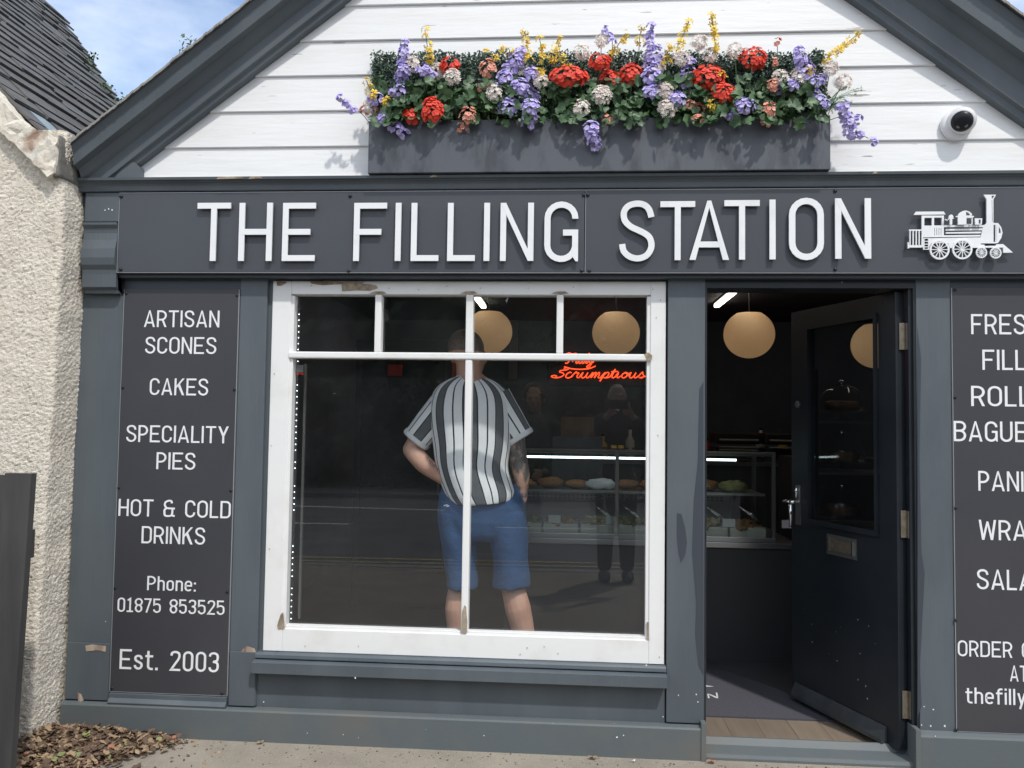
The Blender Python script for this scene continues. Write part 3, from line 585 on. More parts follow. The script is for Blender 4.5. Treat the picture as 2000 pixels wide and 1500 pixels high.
# bare wood chips in the grey paint
b = MB()
patch(b, [(458, 1285), (470, 1275), (474, 1268), (482, 1262), (497, 1267), (500, 1275), (500, 1286), (480, 1287)], -.0015)
patch(b, [(166, 1261), (180, 1259), (207, 1262), (206, 1273), (190, 1270), (168, 1272)], -.0088)
patch(b, [(151, 1352), (158, 1356), (163, 1368), (153, 1375)], -.009)
b.build_each('bare_wood_patch', M['wood_bare'], shop)
b = MB(); patch(b, [(1322, 1002), (1331, 1004), (1338, 1030), (1342, 1060), (1338, 1085), (1330, 1100), (1325, 1080), (1322, 1050)], -.001)
patch(b, [(1366, 760), (1374, 745), (1374, 1320), (1364, 1300), (1358, 1240), (1360, 1180), (1352, 1080), (1355, 980), (1363, 900)], -.0011)
patch(b, [(1792, 640), (1799, 700), (1796, 900), (1800, 1080), (1806, 1120), (1803, 1180), (1797, 1300), (1800, 1380), (1792, 1400)], -.001)
b.build_each('touch_up_patch', M['paint_dark'], shop)
b = MB(); rnd = random.Random(3)
for px, py, r_ in ((1845, 1418, 4), (1823, 1386, 2.5), (1818, 1418, 2.5), (1800, 1416, 2), (1827, 1438, 1.5), (1205, 1440, 3), (1218, 1436, 2), (1360, 1356, 2.5), (1363, 1371, 2), (1295, 1400, 2), (1325, 1358, 2), (206, 1214, 1.5), (600, 1432, 1.5), (670, 1435, 1.5), (700, 1441, 1.2), (515, 1371, 2), (945, 1437, 2), (1262, 1300, 3), (700, 1317, 3), (520, 1279, 3), (205, 410, 3), (212, 408, 3), (219, 410, 3), (1805, 1380, 2)):
    c = at(px, py, -.0315 if py > 1425 else -.001 if py > 500 else -.0515); k = r_/465*.62
    y = -.0512 if 1310 < py < 1322 else c.y
    b.parts.append(len(b.f)); b.prism([(c.x+math.cos(a)*k*rnd.uniform(.5, 1.2), y, c.z+math.sin(a)*k*rnd.uniform(.5, 1.3)) for a in [i*math.pi/3 for i in range(6)]], (0, .0012, 0))
b.build_each('paint_chip', M['letter'], shop)
# ---- doorway
FZ = .09
b = MB(); b.box(.552, .560, .0, .14, .19, 2.03); b.box(1.392, 1.402, .004, .03, .19, 2.03); b.box(1.377, 1.392, .016, .11, .1, 2.0); b.box(.56, 1.392, .004, .14, 1.985, 2.03); b.build('door_frame', M['door_paint'], shop)
b = MB(); b.profile_x(.556, 1.377, [(-.012, .0), (-.012, .072), (-.006, .085), (.07, .094), (.09, .118), (.10, .118), (.13, .094), (.13, .0)]); b.build('threshold', M['paint_low'], shop)
# ---- door leaf, swung inwards
dg = Vector((-.361, .9325, 0)).normalized(); dn = Vector((-dg.y, dg.x, 0)); H0 = Vector((1.374, .05, 0))    # dn: towards the street side face
if dn.x > 0: dn = -dn
def D(s, n, z): return H0+dg*s+dn*n+Vector((0, 0, z))
def dbox(mb, s0, s1, n0, n1, z0, z1):
    v = [D(s, n, z) for z in (z0, z1) for s, n in ((s0, n0), (s1, n0), (s1, n1), (s0, n1))]
    mb.add(v, [(0, 3, 2, 1), (4, 5, 6, 7), (0, 1, 5, 4), (1, 2, 6, 5), (2, 3, 7, 6), (3, 0, 4, 7)])
dl = .695; db = MB(); z0, z1 = .115, 1.975
ps0, ps1, pz0, pz1 = .10, .575, .955, 1.90
dbox(db, 0, ps0, 0, .044, z0, z1); dbox(db, ps1, dl, 0, .044, z0, z1); dbox(db, ps0, ps1, 0, .044, z0, pz0); dbox(db, ps0, ps1, 0, .044, pz1, z1)
door = db.build('door', M['door_paint'], shop)
b = MB()
for a in ((ps0, ps1, pz0, pz0+.022), (ps0, ps1, pz1-.022, pz1), (ps0, ps0+.018, pz0+.022, pz1-.022), (ps1-.018, ps1, pz0+.022, pz1-.022)): dbox(b, a[0], a[1], .046, .056, a[2], a[3])
b.build('glazing_bead', M['door_paint'], door)
b = MB(); dbox(b, ps0-.002, ps1+.002, .020, .024, pz0-.002, pz1+.002); b.build('pane', M['dglass'], door)
b = MB(); v = [D(s, n, z) for s in (.065, .665) for n, z in ((.045, .185), (.050, .185), (.074, .135), (.074, .120), (.045, .120))]; b.add(v, [(0, 1, 2, 3, 4), (9, 8, 7, 6, 5)]+[(i, 5+i, 5+(i+1) % 5, (i+1) % 5) for i in range(5)]); b.build('weather_bar', mat('worn_weather_bar', (.065, .072, .08), .45, col2=(.04, .045, .05), vscale=9), door)
b = MB(); dbox(b, .235, .43, .045, .049, .835, .925); lp = b.build('letter_plate', M['steel_dark'], door)
b = MB(); dbox(b, .255, .41, .050, .055, .855, .905); b.build('flap', M['brass'], lp)
b = MB(); dbox(b, .252, .258, .049, .058, .85, .91); dbox(b, .407, .413, .049, .058, .85, .91); b.build('flap_edge', M['chrome'], lp)
b = MB(); dbox(b, .622, .655, .045, .052, .94, 1.13); hp = b.build('handle', M['steel'], door)
b = MB(); b.tube([D(.638, .05, 1.05), D(.638, .095, 1.05)], .009, 10); b.tube([D(.638, .092, 1.055), D(.638, .092, .93)], .008, 10); b.tube([D(.638, .092, 1.05), D(.66, .10, 1.052), D(.69, .095, 1.05)], .007, 8); b.tube([D(.638, .06, 1.125), D(.638, .06, 1.07)], .006, 8); b.build('lever', M['chrome'], hp, True)
b = MB(); b.lathe(D(.642, .044, 1.52), [(.018, 0), (.018, .006), (.008, .010)], 14, dn); b.build('lock', M['steel_dark'], door)
rc_ = random.Random(8)
for k in range(14):
    s_, z_ = rc_.uniform(.12, .62), rc_.gauss(.52, .12); r_ = rc_.uniform(.0012, .004); b = MB(); b.add([D(s_+math.cos(a)*r_*rc_.uniform(.4, 1.8), .0447, z_+math.sin(a)*r_*rc_.uniform(.4, 1.3)) for a in [i*math.pi/3 for i in range(6)]], [(0, 1, 2, 3, 4, 5)]); b.build('paint_scuff', M['film'], door)
for z in (1.79, 1.02, .295):
    b = MB(); b.box(1.348, 1.375, .034, .040, z-.055, z+.055, .001); b.tube([(1.3775, .030, z-.055), (1.3775, .030, z+.055)], .0045, 8)
    for dz in (-.035, 0, .035): b.lathe((1.36, .034, z+dz), [(.003, 0), (.003, .001)], 7, (0, -1, 0))
    b.build('hinge', M['brass'], door)
# ------------------------------------------------------------------ fascia sign
SY = -.055
sign = empty('shop_sign', (XC, SY, 2.05), 'long charcoal sign board reading THE FILLING STATION with raised white letters', 'sign')
def spanel(xa, xb):
    b = MB(); za, zb = 2.039, 2.384; b.box(xa, xb, SY, SY+.018, za, zb, .0015); o = b.build('board', M['panel'], sign)
    e = MB(); k = .0022
    e.box(xa-k, xb+k, SY+.001, SY+.016, zb+.0001, zb+k*1.3); e.box(xa-k, xb+k, SY+.001, SY+.016, za-k, za-.0001); e.box(xa-k, xa-.0001, SY+.001, SY+.016, za, zb)
    e.build('board_edge', M['edge'], o)
spanel(-1.966, .047); spanel(.053, 2.08)
for px, py in ((237, 384), (236, 526), (684, 383), (681, 529), (1140, 381), (1148, 381), (1136, 529), (1151, 529), (1631, 373), (1631, 526)):
    c = at(px, py, SY); MB().lathe(c, [(.0075, 0), (.0075, .003), (.005, .006), (.0015, .007)], 12, (0, -1, 0)).build('screw', M['screw'], sign, True)
LY = SY-.019
def zc(px, py): return at(px, py, LY)
letters = [('T', 386, 451), ('H', 468, 533), ('E', 553, 617), ('F', 692, 756), ('I', 773, 784), ('L', 804, 858), ('L', 875, 929), ('I', 946, 958), ('N', 978, 1043), ('G', 1064, 1130),
           ('S', 1210, 1279), ('T', 1290, 1358), ('A', 1347, 1424), ('T', 1415, 1484), ('I', 1503, 1515), ('O', 1541, 1609), ('N', 1631, 1701)]
for ch, a, c in letters:
    m_ = (a+c)/2
    yt = 396 if m_ < 1130 else 396-(m_-1130)*.0165; yb = 509.5 if m_ < 1130 else 509.5-(m_-1130)*.008
    if ch in 'SGO': yt -= 2.5; yb += 2
    A, B_ = zc(a, yt), zc(c, yt); zt = (A.z+B_.z)/2; zb = zc(m_, yb).z; k = zt-zb; wd = (B_.x-A.x)/k; t_ = 11.3/114
    if ch == 'I': wd = t_
    b = MB(); add_glyph(b, ch, (lambda u: A.x+u*k), (lambda v: zb+v*k), wd, LY, .006, t_, .0003)
    # stand-off pins
    b.tube([(A.x+t_*k*.5, LY+.003, zb+k*.5), (A.x+t_*k*.5, SY+.004, zb+k*.5)], .003, 6) if ch not in 'TAS' else b.tube([((A.x+B_.x)/2, LY+.003, zb+k*(.26 if ch == 'A' else .55)), ((A.x+B_.x)/2, SY+.004, zb+k*(.26 if ch == 'A' else .55))], .003, 6)
    b.build('letter', M['letter'], sign)
# locomotive emblem, cut plate
def tp(x, y): q = at(1680+x/5.77, 340+y/5.77, LY); return (q.x, q.z)
def ring(cx, cy, r_, n=36): return [tp(cx+r_*math.cos(2*math.pi*i/n), cy+r_*math.sin(2*math.pi*i/n)) for i in range(n)]
def rect(xa, ya, xb, yb): return [tp(xa, ya), tp(xb, ya), tp(xb, yb), tp(xa, yb)]
def pg(*p): return [tp(*q) for q in p]
pl = []; yk = [LY]
def add(outer, holes=()): yk[0] -= .00015; pl.append((outer, list(holes), yk[0]))
add(pg((1393, 232), (1532, 232), (1502, 285), (1502, 552), (1425, 552), (1425, 285)), [pg((1482, 243), (1515, 243), (1492, 276), (1482, 276)), pg((1482, 292), (1489, 292), (1494, 540), (1487, 540))])
add(pg((1425, 550), (1555, 552), (1590, 600), (1605, 660), (1590, 720), (1555, 775), (1525, 780), (1362, 780), (1352, 740), (1385, 590)), [rect(1503, 572, 1525, 765), pg((1562, 590), (1582, 625), (1588, 665), (1562, 665)), rect(1537, 575, 1541, 765)])
add(pg((943, 575), (1398, 575), (1390, 597), (943, 597))); add(pg((965, 618), (1380, 612), (1372, 633), (965, 637))); add(pg((965, 655), (1365, 648), (1358, 668), (965, 671))); add(pg((943, 690), (1356, 685), (1354, 704), (943, 710)))
add(pg((693, 468), (943, 468), (943, 710), (693, 712)), [rect(722, 492, 808, 581), rect(832, 490, 920, 579)]+[rect(x, 607, x+7, 690) for x in (835, 859, 883, 907)])
add(pg((603, 460), (628, 424), (940, 422), (962, 455))); add(rect(550, 625, 694, 639)); add(rect(545, 802, 708, 828)); add(pg((533, 770), (546, 770), (552, 838), (536, 838)))
for x in (555, 590, 625, 658): add(rect(x, 638, x+12, 803))
add(rect(690, 700, 706, 826))
add(pg((775, 724), (1353, 714), (1358, 795), (1400, 797), (1400, 830), (1262, 832), (1240, 780), (1050, 780), (1030, 835), (1010, 835), (990, 780), (800, 780), (776, 820)))
add(pg((1390, 812), (1530, 808), (1530, 792), (1608, 790), (1718, 885), (1608, 888), (1608, 829), (1390, 831)))
add(rect(708, 722, 722, 852)); add(rect(765, 722, 776, 852))
for y_ in (722, 755, 787, 818, 845): add(rect(720, y_, 767, y_+8))
for cx, cy, r_, wr in ((892, 853, 112, 20), (1145, 850, 113, 20), (1358, 888, 62, 13), (1515, 893, 64, 13)):
    add(ring(cx, cy, r_), [ring(cx, cy, r_-wr)]); add(ring(cx, cy, r_*.2, 16))
    for k in range(12):
        a = 2*math.pi*k/12; n_ = (-math.sin(a)*wr*.2, math.cos(a)*wr*.2); p0 = (cx+math.cos(a)*r_*.15, cy+math.sin(a)*r_*.15); p1 = (cx+math.cos(a)*(r_-wr*.6), cy+math.sin(a)*(r_-wr*.6))
        add(pg((p0[0]+n_[0], p0[1]+n_[1]), (p1[0]+n_[0], p1[1]+n_[1]), (p1[0]-n_[0], p1[1]-n_[1]), (p0[0]-n_[0], p0[1]-n_[1])))
add(ring(1010, 490, 25, 18)); add(rect(996, 505, 1022, 577)); add(rect(980, 503, 1040, 511)); add(pg((943, 513), (965, 524), (992, 508), (992, 516), (965, 533), (943, 521)))
add(pg((1085, 490), (1250, 488), (1250, 577), (1085, 577)), [rect(1181, 502, 1241, 572)]); add(rect(1065, 480, 1265, 493))
add(pg((1088, 480), (1088, 465), (1110, 440), (1150, 422), (1175, 420), (1215, 433), (1244, 458), (1238, 480)), [pg((1176, 433), (1208, 446), (1226, 474), (1176, 476))])
add(pg((1275, 508), (1358, 508), (1352, 577), (1280, 577)), [rect(1317, 520, 1341, 568)])
plate(pl, .006, M['letter'], 'locomotive_emblem', sign)
# ------------------------------------------------------------------ menu panels
def menu(xa, xb, za, zb, label, lines, screws):
    o = empty('menu_board', ((xa+xb)/2, 0, za), label, 'sign', 'menu boards flanking the shopfront')
    MB().box(xa, xb, -.006, .002, za, zb, .001).build('board', M['menu_panel'], o)
    e = MB(); e.box(xa-.002, xa-.0001, -.0055, .002, za, zb); e.box(xb+.0001, xb+.002, -.0055, .002, za, zb); e.box(xa, xb, -.0055, .002, za-.002, za-.0001); e.build('board_edge', M['edge'], o)
    for s, px0, px1, yl, yr, cap in lines:
        t = MB(); A = at(px0, yl, -.0072); B_ = at(px1, yr, -.0072); text_line(t, s, A.x, B_.x, (A.z+B_.z)/2, cap/465, -.0072, .001); t.build('lettering', M['letter'], o)
    for px, py in screws: MB().lathe(at(px, py, -.006), [(.006, 0), (.006, .003), (.003, .005)], 10, (0, -1, 0)).build('screw', M['screw'], o, True)
menu(-1.957, -1.442, .240, 1.972, 'tall dark menu board listing scones, cakes and pies on the left of the window', [
    ('ARTISAN', 281, 428, 638, 640, 34), ('SCONES', 283, 422, 690, 692, 34), ('CAKES', 292, 406, 771, 773, 34), ('SPECIALITY', 246, 446, 863, 866, 34), ('PIES', 305, 381, 916, 918, 34),
    ('HOT & COLD', 231, 450, 1007, 1013, 34), ('DRINKS', 276, 400, 1061, 1064, 34), ('Phone:', 287, 382, 1153, 1155, 28), ('01875 853525', 229, 438, 1196, 1200, 28), ('Est. 2003', 233, 427, 1308, 1312, 39)],
    [(247, 573), (463, 577), (240, 757), (458, 761), (232, 952), (451, 958), (225, 1148), (444, 1156), (219, 1344), (434, 1354)])
def rl(s, x0, y0, cap, adv): return (s, x0, x0+adv, y0, y0+adv*.012, cap)
menu(1.542, 2.062, .213, 1.985, 'tall dark menu board listing rolls, wraps and salads on the right of the door', [
    rl('FRESHLY', 1897, 652, 38, 190), rl('FILLED', 1919, 722, 38, 146), rl('ROLLS', 1897, 793, 38, 150), rl('BAGUETTES', 1863, 862, 38, 262), rl('PANINIS', 1911, 959, 37, 153), rl('WRAPS', 1912, 1055, 37, 150),
    rl('SALADS', 1908, 1152, 37, 166), rl('ORDER ONLINE', 1871, 1284, 29, 238), rl('AT', 1973, 1331, 29, 34), rl('thefilly', 1886, 1375, 29, 118)],
    [(1865, 566), (1865, 776), (1866, 992), (1866, 1211), (1867, 1425)])
# ------------------------------------------------------------------ security camera
c0 = at(1866, 246, -.02)
sc_ = empty('security_camera', c0, 'white dome security camera fixed to the white boards under the right slope of the gable', 'camera')
ax = Vector((0, -1, 0)); MB().lathe(c0, [(.062, 0), (.063, .008), (.061, .016), (.054, .022), (.02, .024)], 32, ax).build('mounting_ring', M['plastic'], sc_, True)
hc = c0+Vector((.014, -.024, .014)); ax2 = Vector((-.36, -.86, -.42)).normalized()
MB().blob(hc, (.054, .054, .054), 28, 18).build('housing', M['plastic'], sc_, True)
o = MB().lathe(hc, [(.0545, .010), (.0525, .026), (.047, .0345), (.0425, .038)], 28, ax2).build('shroud', M['plastic'], sc_, True)
MB().lathe(hc, [(.0415, .034), (.0405, .0395), (.030, .0480), (.018, .0535), (.001, .0565)], 26, ax2).build('lens', M['lens'], sc_, True)
b = MB(); sd = ax2.cross(Vector((0, 0, 1))).normalized(); up_ = sd.cross(ax2)
for k in (-1, 1): b.lathe(hc+sd*.013*k-up_*.017, [(.0075, .046), (.0075, .0510), (.003, .0520)], 12, ax2)
b.build('infrared_lamp', M['steel_dark'], sc_, True)
# ------------------------------------------------------------------ planter and flowers
PY = -.104
pa, pb = at(719, 300, PY).x, at(1622, 300, PY).x; pz0, pz1 = 2.449, at(1150, 231, PY).z
b = MB(); th = .012
b.box(pa, pb, PY, PY+th, pz0, pz1, .002); b.box(pa, pb, -.030, -.020, pz0, pz1, .002); b.box(pa, pa+th, PY+th, -.030, pz0, pz1); b.box(pb-th, pb, PY+th, -.030, pz0, pz1); b.box(pa+th, pb-th, PY+th, -.030, pz0, pz0+th)
pl_ = b.build('planter', M['planter']); tag(pl_, 'long grey planter box fixed above the shop sign, streaked with damp', 'planter')
MB().box(pa+.012, pb-.012, PY+.012, -.034, pz1-.04, pz1-.012).build('soil', M['soil'], pl_)
rf = random.Random(11)
def floret(mb, c, n, r_, petals=5, round_=.75, cup=.25):
    n = n.normalized(); a = n.orthogonal().normalized(); a = (Matrix.Rotation(rf.uniform(0, 6.28), 3, n) @ a); q = n.cross(a)
    for k in range(petals):
        t = 2*math.pi*k/petals; d = a*math.cos(t)+q*math.sin(t); s_ = n.cross(d); wd = r_*round_*.62
        mb.add([c, c+d*r_*.5+s_*wd+n*r_*cup*.5, c+d*r_+s_*wd*.45+n*r_*cup, c+d*r_-s_*wd*.45+n*r_*cup*.8, c+d*r_*.5-s_*wd+n*r_*cup*.6], [(0, 1, 2, 3, 4)])
def spline(pts, n=8):
    p = [Vector(q) for q in pts]
    if len(p) == 1: return p
    return [Vector(q) for q in catmull([tuple(a) for a in p], n)]
def FP(px, py, dy=0): return at(px, py, PY-.03+dy)
flowers = dict(red=[], purple=[], yellow=[], white=[], salmon=[])
reds = [(878, 126, 20, 16), (844, 213, 21, 26), (802, 227, 17, 17), (1110, 148, 40, 20), (1171, 119, 22, 16), (1190, 152, 20, 17), (1233, 143, 22, 22), (1383, 150, 33, 25), (1412, 180, 24, 18), (1471, 112, 27, 22)]
def floret_cluster(kind, cs, m, r_, petals, dens, stem_to=None):
    """cs: list of (px, py, rx, ry) along a spray; returns blossom mesh builder and stem points"""
    mb = MB()
    for px, py, rx, ry in cs:
        dy = rf.uniform(-.03, .03); c = FP(px, py, dy); k = 1/460
        if kind not in ('yellow', 'red'): rx, ry = rx*1.16, ry*1.14
        n = max(5, int(dens*rx*ry/100))
        for _ in range(n):
            d = Vector((rf.gauss(0, 1), rf.gauss(0, 1), rf.gauss(0, 1))).normalized(); d.y = -abs(d.y)*.9+.1
            p = c+Vector((d.x*rx*k, d.y*.6*(rx+ry)/2*k, d.z*ry*k))*rf.uniform(.75, 1.02)
            floret(mb, p, (d+Vector((0, -.5, .35))).normalized(), r_*rf.uniform(.75, 1.2), petals, *(dict(red=(.95, .15), purple=(.95, .3), yellow=(.5, .2), white=(.35, .5), salmon=(.9, .4))[kind]))
    return mb
sprays = []
for r_ in reds: sprays.append(('red', [r_]))
def path(p0, p1, r0, r1, n): return [(p0[0]+(p1[0]-p0[0])*i/(n-1), p0[1]+(p1[1]-p0[1])*i/(n-1), r0+(r1-r0)*i/(n-1), r0+(r1-r0)*i/(n-1)) for i in range(n)]
P_ = 'purple'
sprays += [(P_, path((790, 84), (786, 168), 8, 15, 6)), (P_, [(774, 176, 14, 10)]), (P_, [(826, 136, 12, 10), (840, 146, 10, 9)]), (P_, path((664, 190), (690, 212), 6, 8, 3)), (P_, [(732, 193, 16, 10)]), (P_, path((748, 232), (788, 258), 12, 9, 4)),
           (P_, path((1018, 103), (996, 132), 12, 13, 3)), (P_, [(985, 150, 12, 12), (1005, 160, 12, 12)]), (P_, [(1038, 146, 13, 15)]), (P_, path((1015, 168), (1036, 190), 15, 15, 3)), (P_, [(993, 208, 19, 16)]), (P_, path((1036, 208), (1030, 244), 15, 9, 3)), (P_, [(968, 168, 10, 8)]),
           (P_, path((1155, 250), (1163, 286), 13, 8, 4)), (P_, path((1183, 58), (1196, 80), 6, 6, 3)), (P_, path((1272, 50), (1269, 88), 7, 10, 3)), (P_, path((1279, 106), (1273, 148), 17, 16, 3)), (P_, [(1277, 178, 18, 14), (1290, 190, 12, 10)]), (P_, [(1324, 192, 14, 12)]), (P_, path((1348, 122), (1340, 160), 10, 15, 3)),
           (P_, [(1455, 205, 17, 12), (1432, 226, 12, 10)]), (P_, [(1516, 172, 11, 11)]), (P_, path((1560, 98), (1572, 140), 8, 17, 4)), (P_, [(1547, 166, 11, 9)]), (P_, path((1580, 164), (1604, 154), 9, 9, 3)), (P_, path((1592, 184), (1612, 202), 9, 7, 3)), (P_, path((1646, 206), (1662, 256), 11, 12, 4)+path((1680, 262), (1705, 275), 6, 7, 2)), (P_, [(1676, 232, 7, 8)])]
Y_ = 'yellow'
for a, c, n in (((830, 58), (838, 114), 5), ((716, 158), (727, 184), 3), ((744, 184), (754, 196), 2), ((1025, 62), (1033, 118), 5), ((1054, 76), (1061, 114), 4), ((1091, 76), (1080, 112), 4), ((1099, 112), (1106, 126), 2), ((982, 96), (996, 100), 2), ((948, 102), (966, 116), 2), ((1057, 138), (1052, 142), 2),
                ((1222, 65), (1197, 104), 4), ((1254, 54), (1249, 78), 2), ((1345, 42), (1324, 94), 5), ((1306, 92), (1302, 118), 3), ((1390, 30), (1398, 98), 6), ((1408, 144), (1411, 152), 2), ((1386, 190), (1391, 214), 3), ((1676, 66), (1616, 116), 6), ((1584, 138), (1596, 146), 2)): sprays.append((Y_, path(a, c, 7, 9, n)))
for px, py, r_ in ((805, 124, 12), (853, 138, 13), (884, 149, 13), (965, 180, 12), (1057, 157, 11), (1015, 140, 9), (1175, 185, 16), (1136, 210, 13), (1175, 79, 11), (1136, 101, 13), (1365, 82, 13), (1387, 107, 11), (1331, 112, 13), (1435, 98, 12), (1300, 177, 13), (1303, 211, 15), (1288, 132, 9), (1524, 152, 13), (1561, 149, 14), (1622, 132, 12), (1648, 160, 13), (722, 205, 10)): sprays.append(('white', [(px, py, r_, r_)]))
for px, py, rx, ry in ((722, 214, 18, 9), (914, 224, 13, 14), (903, 247, 9, 7), (953, 132, 13, 15), (945, 170, 12, 10), (1365, 213, 9, 10), (1350, 205, 8, 8), (1365, 230, 8, 5), (1502, 213, 10, 12), (1497, 236, 10, 8), (1519, 82, 6, 8), (1509, 165, 9, 10), (1513, 120, 6, 6), (1185, 232, 8, 8)): sprays.append(('salmon', [(px, py, rx, ry)]))
KN = dict(red=('geranium_flower', 'red geranium flower head', .0105, 5, 14), purple=('delphinium_spray', 'lavender delphinium spray', .0100, 5, 15), yellow=('forsythia_spray', 'yellow forsythia sprig', .0125, 4, 10), white=('clover_flower', 'creamy white clover flower', .0095, 6, 26), salmon=('blossom_sprig', 'salmon pink blossom sprig', .0098, 5, 12))
ordn = lambda n: ['', 'first', 'second', 'third', 'fourth', 'fifth', 'sixth', 'seventh', 'eighth', 'ninth', 'tenth', 'eleventh', 'twelfth', 'thirteenth', 'fourteenth', 'fifteenth', 'sixteenth', 'seventeenth', 'eighteenth', 'nineteenth', 'twentieth', 'twenty-first', 'twenty-second', 'twenty-third', 'twenty-fourth', 'twenty-fifth', 'twenty-sixth', 'twenty-seventh', 'twenty-eighth', 'twenty-ninth', 'thirtieth'][n]
for kind in ('red', 'purple', 'yellow', 'white', 'salmon'):
    lst = sorted([s for s in sprays if s[0] == kind], key=lambda s: s[1][0][0]); nm, lb, pr, pn, dens = KN[kind]
    for i, (_, cs) in enumerate(lst):
        px, py = cs[0][0], cs[0][1]; bx = min(max(px, 735), 1605)+rf.uniform(-12, 12); c0 = FP(cs[-1][0], cs[-1][1]); base = Vector((at(bx, 240, PY).x, PY+.04, pz1-.02))
        pos = ', '+ordn(i+1)+' of its kind from the left in the planter'
        hi = 'standing tall ' if py < 95 else 'hanging low ' if py > 222 else ''
        o = empty(nm, base, (hi+lb).replace('  ', ' ')+pos, 'flower', {'red': 'red geraniums', 'purple': 'lavender sprays', 'yellow': 'yellow sprigs', 'white': 'white flowers', 'salmon': 'salmon sprigs'}[kind]+' in the planter')
        floret_cluster(kind, cs, None, pr, pn, dens).build('blossom', M['f_'+kind], o)
        pts = [FP(q[0], q[1], .012) for q in cs]; first, last_ = (pts[0], pts[-1])
        order = pts if (pts[0]-base).length < (pts[-1]-base).length else pts[::-1]
        if order[0].z > base.z-.02: ctrl = [base, base.lerp(order[0], .5)+Vector((0, -.01, .015))]+order
        else: ctrl = [base, Vector((base.x*.6+order[0].x*.4, PY-.02, pz1+.02))]+order
        st_ = MB(); st_.tube(spline(ctrl, 4), .0016, 5)
        st_.build('stem', M['stemg'], o)
# boxwood backdrop: a dense mat of tiny leaves
def leafy(n, fn, m, name, label, cat, size, kind=None, wide=.6, grp=None):
    v, f = [], []
    for _ in range(n):
        p = fn(); q = Vector((rf.gauss(0, .7), -.8+rf.gauss(0, .6), rf.gauss(.2, .7))).normalized(); o_ = q.orthogonal().normalized(); o_ = Matrix.Rotation(rf.uniform(0, 6.28), 3, q) @ o_; o2 = q.cross(o_); s_ = size*rf.uniform(.6, 1.2); i = len(v)
        v += [p, p+o_*s_*.5+o2*s_*wide*.5+q*s_*.1, p+o_*s_, p+o_*s_*.5-o2*s_*wide*.5+q*s_*.1]; f.append((i, i+1, i+2, i+3))
    me = bpy.data.meshes.new(name); me.from_pydata([tuple(a) for a in v], [], f); o = link(name, me, m); tag(o, label, cat, grp, kind); return o
def fbox():
    px = rf.uniform(727, 1612); return at(px, rf.uniform(100+rf.random()*8+3*math.sin(px*.05), 190), rf.uniform(-.075, -.025))
leafy(24000, fbox, M['boxw'], 'boxwood_mat', 'strip of small dark boxwood leaves along the back of the planter', 'foliage', .015, 'stuff')
def gfol(xa, xb, name, lab):
    root = empty('geranium_plant', (at((xa+xb)/2, 240, PY).x, PY+.045, pz1-.02), lab, 'plant', 'leafy geranium plants in the planter')
    mb = MB(); stm = MB()
    for _ in range(int((xb-xa)*.50)):
        px = rf.uniform(xa, xb); py = 150+(rf.random()**.8)*92; c = at(px, py, rf.uniform(-.165, -.075)-(.0 if py < 235 else .01)); 
        n = Vector((rf.gauss(0, .5), -1, rf.gauss(.45, .5))).normalized(); a = n.orthogonal().normalized(); a = Matrix.Rotation(rf.uniform(0, 6.28), 3, n) @ a; q = n.cross(a); r_ = rf.uniform(.018, .034); vs = [c]
        for k in range(16):
            t = 2*math.pi*k/16*.94+.19; rr = r_*(.86+.14*math.cos(t*6)); vs.append(c+(a*math.cos(t)+q*math.sin(t))*rr+n*rr*.28*(1+.6*math.sin(t*3)))
        mb.add(vs, [(0, k, k+1) for k in range(1, 16)])
        if rf.random() < .5: stm.tube([c, c.lerp(Vector((c.x*.9+root.location.x*.1, PY+.045, pz1-.02)), .5)+Vector((0, -.01, .01)), Vector((c.x*.9+root.location.x*.1, PY+.045, pz1-.02))], .0014, 4)
    mb.build('leaves', M['gleaf'], root, True); stm.build('stems', M['stemg'], root)
gx = [738, 860, 985, 1110, 1240, 1365, 1490, 1612]
for i, nm in enumerate(['leftmost', 'second', 'third', 'middle', 'fifth', 'sixth', 'rightmost']):
    gfol(gx[i]-8, gx[i+1]+8, nm, nm+' clump of round green geranium leaves spilling over the planter rim'+('' if nm in ('leftmost', 'rightmost', 'middle') else ', counted from the left'))
# dark inner greenery so the soil is not seen
def fdark(): return at(rf.uniform(732, 1612), rf.uniform(175, 234), rf.uniform(-.09, -.05))
leafy(5200, fdark, M['gleaf'], 'filler_foliage', 'mass of dark green filler leaves between the planter flowers', 'foliage', .026, 'stuff', .7)
# fern on the right, grassy blades
fr = empty('asparagus_fern', at(1612, 228, PY+.05), 'feathery bright green asparagus fern at the right end of the planter', 'plant')
mb = MB(); p0 = at(1606, 222, PY+.03)
for k in range(16):
    tx, ty = 1635+rf.uniform(-10, 52), 190+rf.uniform(-38, 40); p1 = at(tx, ty, PY-.03+rf.uniform(-.03, .04)); mid = p0.lerp(p1, .5)+Vector((0, -.01, .02)); sp = spline([p0, mid, p1], 8); mb.tube(sp, .0009, 4)
    for q in sp[3:]:
        for _ in range(5):
            d = Vector((rf.gauss(0, 1), rf.gauss(0, 1), rf.gauss(0, 1))).normalized()*.014; e_ = d.orthogonal().normalized()*.0009; mb.add([q-e_, q+e_, q+d], [(0, 1, 2)])
mb.build('frond', M['fern'], fr)
mb = MB()
for k in range(90):
    c = at(rf.choice([rf.uniform(740, 800), rf.uniform(1500, 1600), rf.uniform(1330, 1380), rf.uniform(930, 1000)]), rf.uniform(185, 232), PY+.0); d = Vector((rf.gauss(0, .6), -.4, rf.uniform(-.6, 1))).normalized()*rf.uniform(.04, .09); s_ = d.orthogonal().normalized()*.003
    mb.add([c-s_, c+s_, c+d*.6+s_+Vector((0, -.01, .01)), c+d+Vector((0, -.01, -.012))], [(0, 1, 2, 3)])
